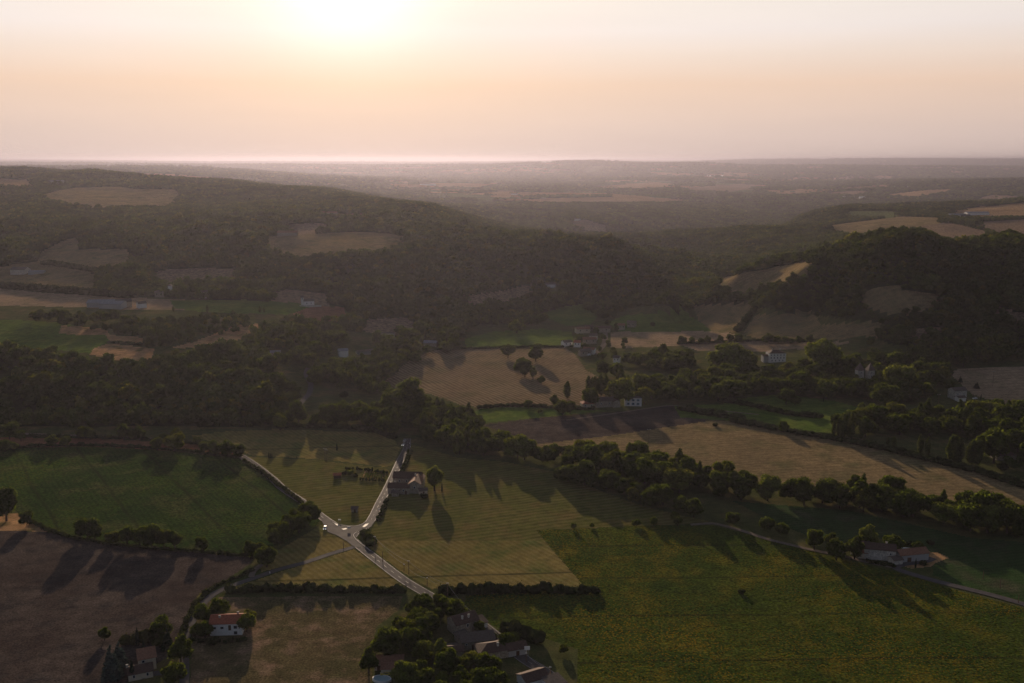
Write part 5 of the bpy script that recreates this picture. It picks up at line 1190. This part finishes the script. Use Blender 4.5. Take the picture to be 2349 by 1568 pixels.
ch = house('chapel', 'chapel', 'little white chapel with a bell gable at the end of the green strip', 709, 701, 12, [d(L_=12, W=7, Hh=5.5, rise=2, wm='render_white', rm='tile_old', wins=row('f', 2, 5, 2, .8, 1.6), near=False), d(L_=3, W=3, Hh=10, rise=1.6, wm='render_white', rm='tile_old', ox=-7.6, oy=0, wins=[('f', 0, 7.5, .8, 1.4)], near=False)])
tag(MB().box(-11, 14, -8, -7.6, -1, 1.2).build('garden_wall', 'stone_pale', ch))
far('farmhouse','farmhouse','grey farmhouse with long roofs on the hillside field at far left',48,628,22,14,6,3,'stone_pale','tile_old',-12)
far('farm_shed','shed','low shed with bright parked vehicles beside the hillside farmhouse at left',85,628,20,9,3,1.2,'render_grey','sheet',5)
far('farmhouse','farmhouse','long farmhouse on the top edge of the central hill field',660,541,30,11,5,2.5,'stone','tile_rust',3)
far('farmhouse','farmhouse','isolated farmhouse in the far woods above the central hill',905,500,26,12,4,2,'stone','tile_old',3)
far('village_house','house','roof among the woods left of the isolated far farmhouse',755,492,30,10,3,2,'stone','tile_rust',0)
far('farm_shed','shed','long white walled shed on the right hilltop',2240,493,60,20,5,3,'sheet_white','sheet',2)
far('farm_shed','shed','dark roofed shed left on the right hilltop',2195,500,40,18,6,4,'render_grey','sheet',-4)
far('stone_barn','barn','stone barn below the sheds of the right hilltop',2212,503,28,16,7,4,'stone_pale','tile_old',14)
far('white_warehouse','warehouse','brilliant white long roof catching light on the far right plain',1942,455,90,28,7,3,'sheet_white','sheet_white',2)
far('white_warehouse','warehouse','short white roof right of the brilliant long one on the far right plain',1978,455,34,20,6,3,'sheet_white','sheet_white',2)
far('white_warehouse','warehouse','row of pale greenhouse roofs on the far right ridge',2062,432,160,30,6,4,'sheet_white','sheet_white',0)
far('white_warehouse','warehouse','bright white roof in the far haze below the sun',982,426,120,40,7,4,'sheet_white','sheet_white',4)
far('white_warehouse','warehouse','pale warehouse roof in the hazy plain right of centre',1640,405,220,60,10,5,'sheet_white','sheet_white',4)
far('farmhouse','farmhouse','farmhouse among trees on the far gold plateau strip',1245,455,36,14,5,3,'stone_pale','tile_old',0)
far('farmhouse','farmhouse','white walled farmhouse at the left end of the far gold plateau strip',1180,447,40,14,5,3,'render_white','tile_old',0)
far('village_house','house','pale house on the wooded slope of the far side valley',1325,506,20,10,5,2,'render_white','tile_old',10)
far('farm_shed','shed','grey shed half hidden in the upper left woods',130,420,40,20,5,3,'render_grey','sheet',0)
far('village_house','house','white house glimpsed deep in the valley woods below the central hill',1262,662,14,9,6,2,'render_white','tile_old',10)
# ------------------------------------------------------------------ pools
def ring_pool(label, px, py, a, b, h, square=False):
    p = P(px, py); r = empty('swimming_pool', (p[0], p[1], float(gridz(p[0], p[1]))), radians(-12)); tag(r, label, 'pool'); k = 4 if square else 28; V = []; F = []
    for s_, z in ((1.0, -.3), (1.0, h), (.9, h), (.9, h - .35)):
        for i in range(k):
            t = 2 * pi * (i + .5) / k; V.append((cos(t) * a * s_ * (1.414 if square else 1), sin(t) * b * s_ * (1.414 if square else 1), z))
    for q in range(3):
        for i in range(k): j = (i + 1) % k; F.append((q * k + i, q * k + j, (q + 1) * k + j, (q + 1) * k + i))
    MB().poly(V, F).build('rim', 'white_metal', r); w = MB().poly([(x * .905, y * .905, h - .12) for x, y, z in V[:k]], [tuple(range(k))]); w.build('water', 'water', r); return r
ring_pool('rectangular swimming pool with a pale rim behind the right farm barn', 2083, 1264, 6.5, 3.6, .3, True)
ring_pool('oval white rimmed garden pool at the bottom edge before the small hip roofed house', 876, 1561, 3.8, 2.6, .9)
# ------------------------------------------------------------------ cars
MT['car_white'] = plain_mat('car_white', (0.75, 0.75, 0.76), 0.25, 0.6, 0.02, 1.0); MT['car_yellow'] = plain_mat('car_yellow', (0.55, 0.42, 0.05), 0.3, 0.6, 0.02, 1.0); MT['car_grey'] = plain_mat('car_grey', (0.25, 0.26, 0.28), 0.25, 0.6, 0.02, 1.0)
lamp = mat('lamp_glow'); lamp.node_tree.nodes['Principled BSDF'].inputs['Emission Color'].default_value = (1, .95, .85, 1); lamp.node_tree.nodes['Principled BSDF'].inputs['Emission Strength'].default_value = 1.6
def car(label, px, py, heading, m, lights=False, van=False, group=None):
    p = P(px, py); r = empty('parked_car' if not lights else 'moving_car', (p[0], p[1], float(gridz(p[0], p[1])) + .3), radians(heading)); tag(r, label, 'van' if van else 'car', group)
    pr = [(-2.1,.35),(-2.15,.8),(-2.0,1.0),(-1.0,1.05),(-.3,1.5),(1.2,1.52),(1.9,1.05),(2.1,.95),(2.12,.35)] if not van else [(-2.5,.4),(-2.5,1.1),(-1.9,1.3),(-1.3,2.2),(2.5,2.3),(2.5,.4)]
    n = len(pr); V = [(x, -.86 * (0.86 if z > 1.2 else 1), z) for x, z in pr] + [(x, .86 * (0.86 if z > 1.2 else 1), z) for x, z in pr]
    MB().poly(V, [tuple(range(n)), tuple(range(n, 2 * n))[::-1]] + [(i, n + i, n + (i + 1) % n, (i + 1) % n) for i in range(n)]).build('body', m, r, bevel=.06)
    if not van:
        MB().poly([(-.98,-.7,1.07),(-.34,-.66,1.49),(-.34,.66,1.49),(-.98,.7,1.07)], [(0,1,2,3)]).build('windscreen', 'pane', r).location = (-.03, 0, .03)
        for s_ in (-1, 1): MB().poly([(-.8,s_*.85,1.08),(-.25,s_*.76,1.42),(1.1,s_*.76,1.44),(1.6,s_*.85,1.08)], [(0,1,2,3)]).build('side_window', 'pane', r).location = (0, s_ * .02, 0)
    for x in (-1.35, 1.35):
        for s_ in (-1, 1): MB().cyl((x, s_ * .72, .32), (x, s_ * .9, .32), .32, .32, 14).build('wheel', 'dark', r)
    for s_ in (-1, 1): MB().box(-2.2, -2.12, s_ * .6 - .17, s_ * .6 + .17, .6, .82).build('headlight', lamp if lights else 'frame', r)
    return r
car('pale car with its lights on turning at the left of the road junction', 746, 1215, 92, 'car_white', True)
car('white car driving on the main road beside the village cypress', 1019, 1386, -38, 'car_white')
car('front car of the two coming out of the trees on the branch road', 926, 1023, 75, 'car_grey', True)
car('rear car of the two coming out of the trees on the branch road', 929, 1014, 75, 'car_grey')
car('small yellow car parked between garage and oval pool', 885, 1551, 5, 'car_yellow')
car('white car parked below the lone stone house', 2236, 917, 20, 'car_white')
car('white car parked under the golden chestnut beside the white house', 1415, 934, 10, 'car_white')
car('white van parked at the lower end of the hamlet', 1349, 817, 10, 'car_white', van=True)
# ------------------------------------------------------------------ poles, wires, signs
def pole(px, py, hpx, label, arm=1.2, twin=False, name='utility_pole', group=None):
    p = P(px, py); h = size_at(hpx, p[1]) * 1.03; r = empty(name, (p[0], p[1], float(gridz(p[0], p[1])))); tag(r, label, 'pole', group)
    for s_ in ((-1.1, 1.1) if twin else (0,)): MB().cyl((s_, 0, -.5), (s_, 0, h), .2, .13, 8).build('post', 'wood', r)
    if arm:
        w = arm + (1.1 if twin else 0); MB().box(-w, w, -.07, .07, h + .01, h + .16).build('crossarm', 'wood', r)
        for s_ in (-1, 0, 1): MB().cyl((s_ * (w - .1), 0, h + .16), (s_ * (w - .1), 0, h + .55), .14, .08, 8).build('insulator', 'insulator', r)
    return (p[0], p[1], float(gridz(p[0], p[1])) + h + .1)
def wire(label, pts, off=0.0):
    m = MB()
    for a, b in zip(pts[:-1], pts[1:]):
        q = [(a[0] + (b[0] - a[0]) * t + off, a[1] + (b[1] - a[1]) * t, a[2] + (b[2] - a[2]) * t - 1.6 * 4 * t * (1 - t)) for t in np.linspace(0, 1, 9)]
        for u, v in zip(q[:-1], q[1:]): m.cyl(u, v, .035, .035, 5)
    tag(m.build('power_line', 'steel'), label, 'cable')
pj = [pole(788,1260,17,'utility pole in the grass triangle left of the junction',0), pole(860,1262,30,'first roadside utility pole right below the junction',.5), pole(878,1290,26,'thick dark pole at the verge just below the junction',0),
      pole(927,1311,15,'short telephone pole halfway along the diagonal road',.3), pole(938,1318,30,'taller pole behind the short one halfway along the diagonal road',.5), pole(980,1345,18,'short telephone pole farther down the diagonal road',.3), pole(1027,1369,30,'pole at the left end of the long right hedge',.5)]
p8 = pole(1090,1432,24,'pole on the verge right of the stone gable house',.4); p9 = pole(1207,1520,20,'pole beside the village road near the white board',.4); p10 = pole(1262,1562,30,'pole beside the lowest gabled house',.4)
wire('upper cable strung between the tall poles of the diagonal road', [pj[1], pj[4], pj[6], p8, p9, p10]); wire('lower cable strung between the short poles of the diagonal road', [pj[1], pj[3], pj[5], pj[6]], .4)
pole(746,1061,31,'left one of the twin power poles with white insulators in the hay field',1.0); pole(750,1062,29,'right one of the twin power poles with white insulators in the hay field',.9)
pole(1488,1020,34,'power pole behind the stream belt in the right stubble field',1.2); pole(2277,887,34,'power pole in the gold field on the right',1.3); pole(2152,934,28,'power pole in the park wood of the right side',1.2)
pole(494,1348,13,'post at the side of the lane bend',0); pole(428,1510,60,'tall pole beside the lane near the bottom edge',0); pole(2294,1350,22,'slim pole in the right crop field beside the drive',0,name='utility_pole'); pole(2308+28,1384,20,'slim pole at the right edge beside the drive',0); pole(2300-45,1330,20,'slim pole in the crop above the drive bend',0)
def sign(label, px, py, w, h, z, m='white_metal', rot=0):
    p = P(px, py); r = empty('road_sign', (p[0], p[1], float(gridz(p[0], p[1]))), radians(rot)); tag(r, label, 'sign')
    MB().box(-w / 2, w / 2, -.06, 0, z, z + h).build('panel', m, r)
    for s_ in (-1, 1): MB().cyl((s_ * w * .3, .06, -.3), (s_ * w * .3, .06, z + h - .1), .05, .05, 6).build('post', 'steel', r)
sign('large pale direction board at the mouth of the junction', 801, 1217, 1.7, .9, 1.2); sign('smaller pale direction board left of the large one at the junction', 779, 1198, 1.5, .6, 1.0)
sign('white board on posts beside the village road end', 1209, 1504, 2.3, 1.7, 2.4); sign('small white sign at the foot of the branch road near the farm', 869, 1196 - 22, .8, .8, 1.2)
sign('small pale sign post beside the narrow lane before the bend', 619, 1318, .5, .9, .5)
for i, (x, y) in enumerate([(940,1019),(941,1027),(939,1036),(936,1046),(931,1056)]):
    p = P(x, y); r = MB().cyl((0, 0, -.2), (0, 0, 1.0), .12, .10, 8).build('marker_post', 'white_metal'); r.location = (p[0], p[1], float(gridz(p[0], p[1]))); tag(r, 'white roadside marker post, one of the line at the top of the branch road', 'post', 'marker posts at the top of the branch road')
# ------------------------------------------------------------------ vegetable garden
g0 = P(858, 1091)
for i in range(9):
    p = P(838 + i * 5.4, 1099); q = P(842 + i * 5.4, 1083); hedge('vegetable_row', 'row of low vegetables, one of nine in the fenced garden beside the branch road', [(836 + i * 5.4, 1099), (841 + i * 5.2, 1084)], .8, .5, 300 + i, 'belt' if i % 3 else 'gold', 'vegetables', 'vegetable rows')
hedge('hedge', 'dark hedge around the top of the vegetable garden', [(795,1077),(830,1079),(886,1086)], 1.6, 2.0, 71)
hedge('hedge', 'clipped hedge below the vegetable garden', [(828,1102),(855,1104),(879,1104)], 1.2, 1.6, 72)
for x, y, s_, lb, mk in [(790,1090,3.0,'round shrub beside the red roofed hut','hedge'),(803,1088,3.4,'pale shrub at the left of the vegetable garden','gold'),(815,1094,2.4,'low shrub in the middle left of the vegetable garden','hedge'),
      (845,1232,3.0,'rusty shrub on the bank at the junction corner','gold'),(848,1240,3.2,'grey shrub at the middle of the junction bank','hedge'),(852,1248,2.6,'lowest shrub of the junction bank','gold'),(972,1142,3.2,'round garden shrub before the pale annex','hedge'),
      (490,1478,4,'dark garden shrub in front of the white house','hedge'),(448,1450,4.4,'shrub between the lane and the white house','gold'),(1128,1465,3.5,'shrub on the verge by the long stone barn','hedge'),
      (1180,1470,4.6,'big shrub on the right verge of the village road','gold'),(788,912,5.5,'lone dark shrub in the small meadow left of the massive tree','hedge'),
      (1190,934,3.6,'shrub on the lower edge of the contoured field','hedge'),(1238,946,3.6,'shrub in the small lush meadow','gold'),(1640,990-12,3.0,'shrub at the tip of the ploughed strip','hedge'),(1700,1362,2.6,'tangled bush on the dark line of the sunflower field','hedge'),
      (2118,1296,2.5,'shrub inside the loop of the farm drive','hedge'),(2300,1078,6,'bushy thicket below the big dark tree','hedge'),(2135,1250,3,'round bush at the meadow above the farm barn','hedge'),(1390,728,6,'bush on the edge of the far green pasture','hedge'),(1498,748,5,'small dark bush on the brown field above the hamlet trees','hedge')]:
    tree_px(x, y, s_ / size_at(1, P(x, y)[1]), 'bush', mk, lb, 'shrub', 'shrub', None, 1.1)

# ------------------------------------------------------------------ belts are grown last, so that they keep clear of the buildings
grow_belts(max(0, 298 - len(ONE)))
if rest:
    a = np.array(rest); scatter('grove', 'mass of farther park and valley trees', np.c_[a[:, 0], a[:, 1], gridz(a[:, 0], a[:, 1])], a[:, 2], a[:, 2] * RNG.uniform(.95, 1.25, len(a)), 'grove')
a = np.array(grow_scrub()); scatter('scrub', 'young trees and scrub dotted over the left plateau plots', np.c_[a[:, 0], a[:, 1], gridz(a[:, 0], a[:, 1])], a[:, 2], a[:, 2] * RNG.uniform(.8, 1.1, len(a)), 'woodland')
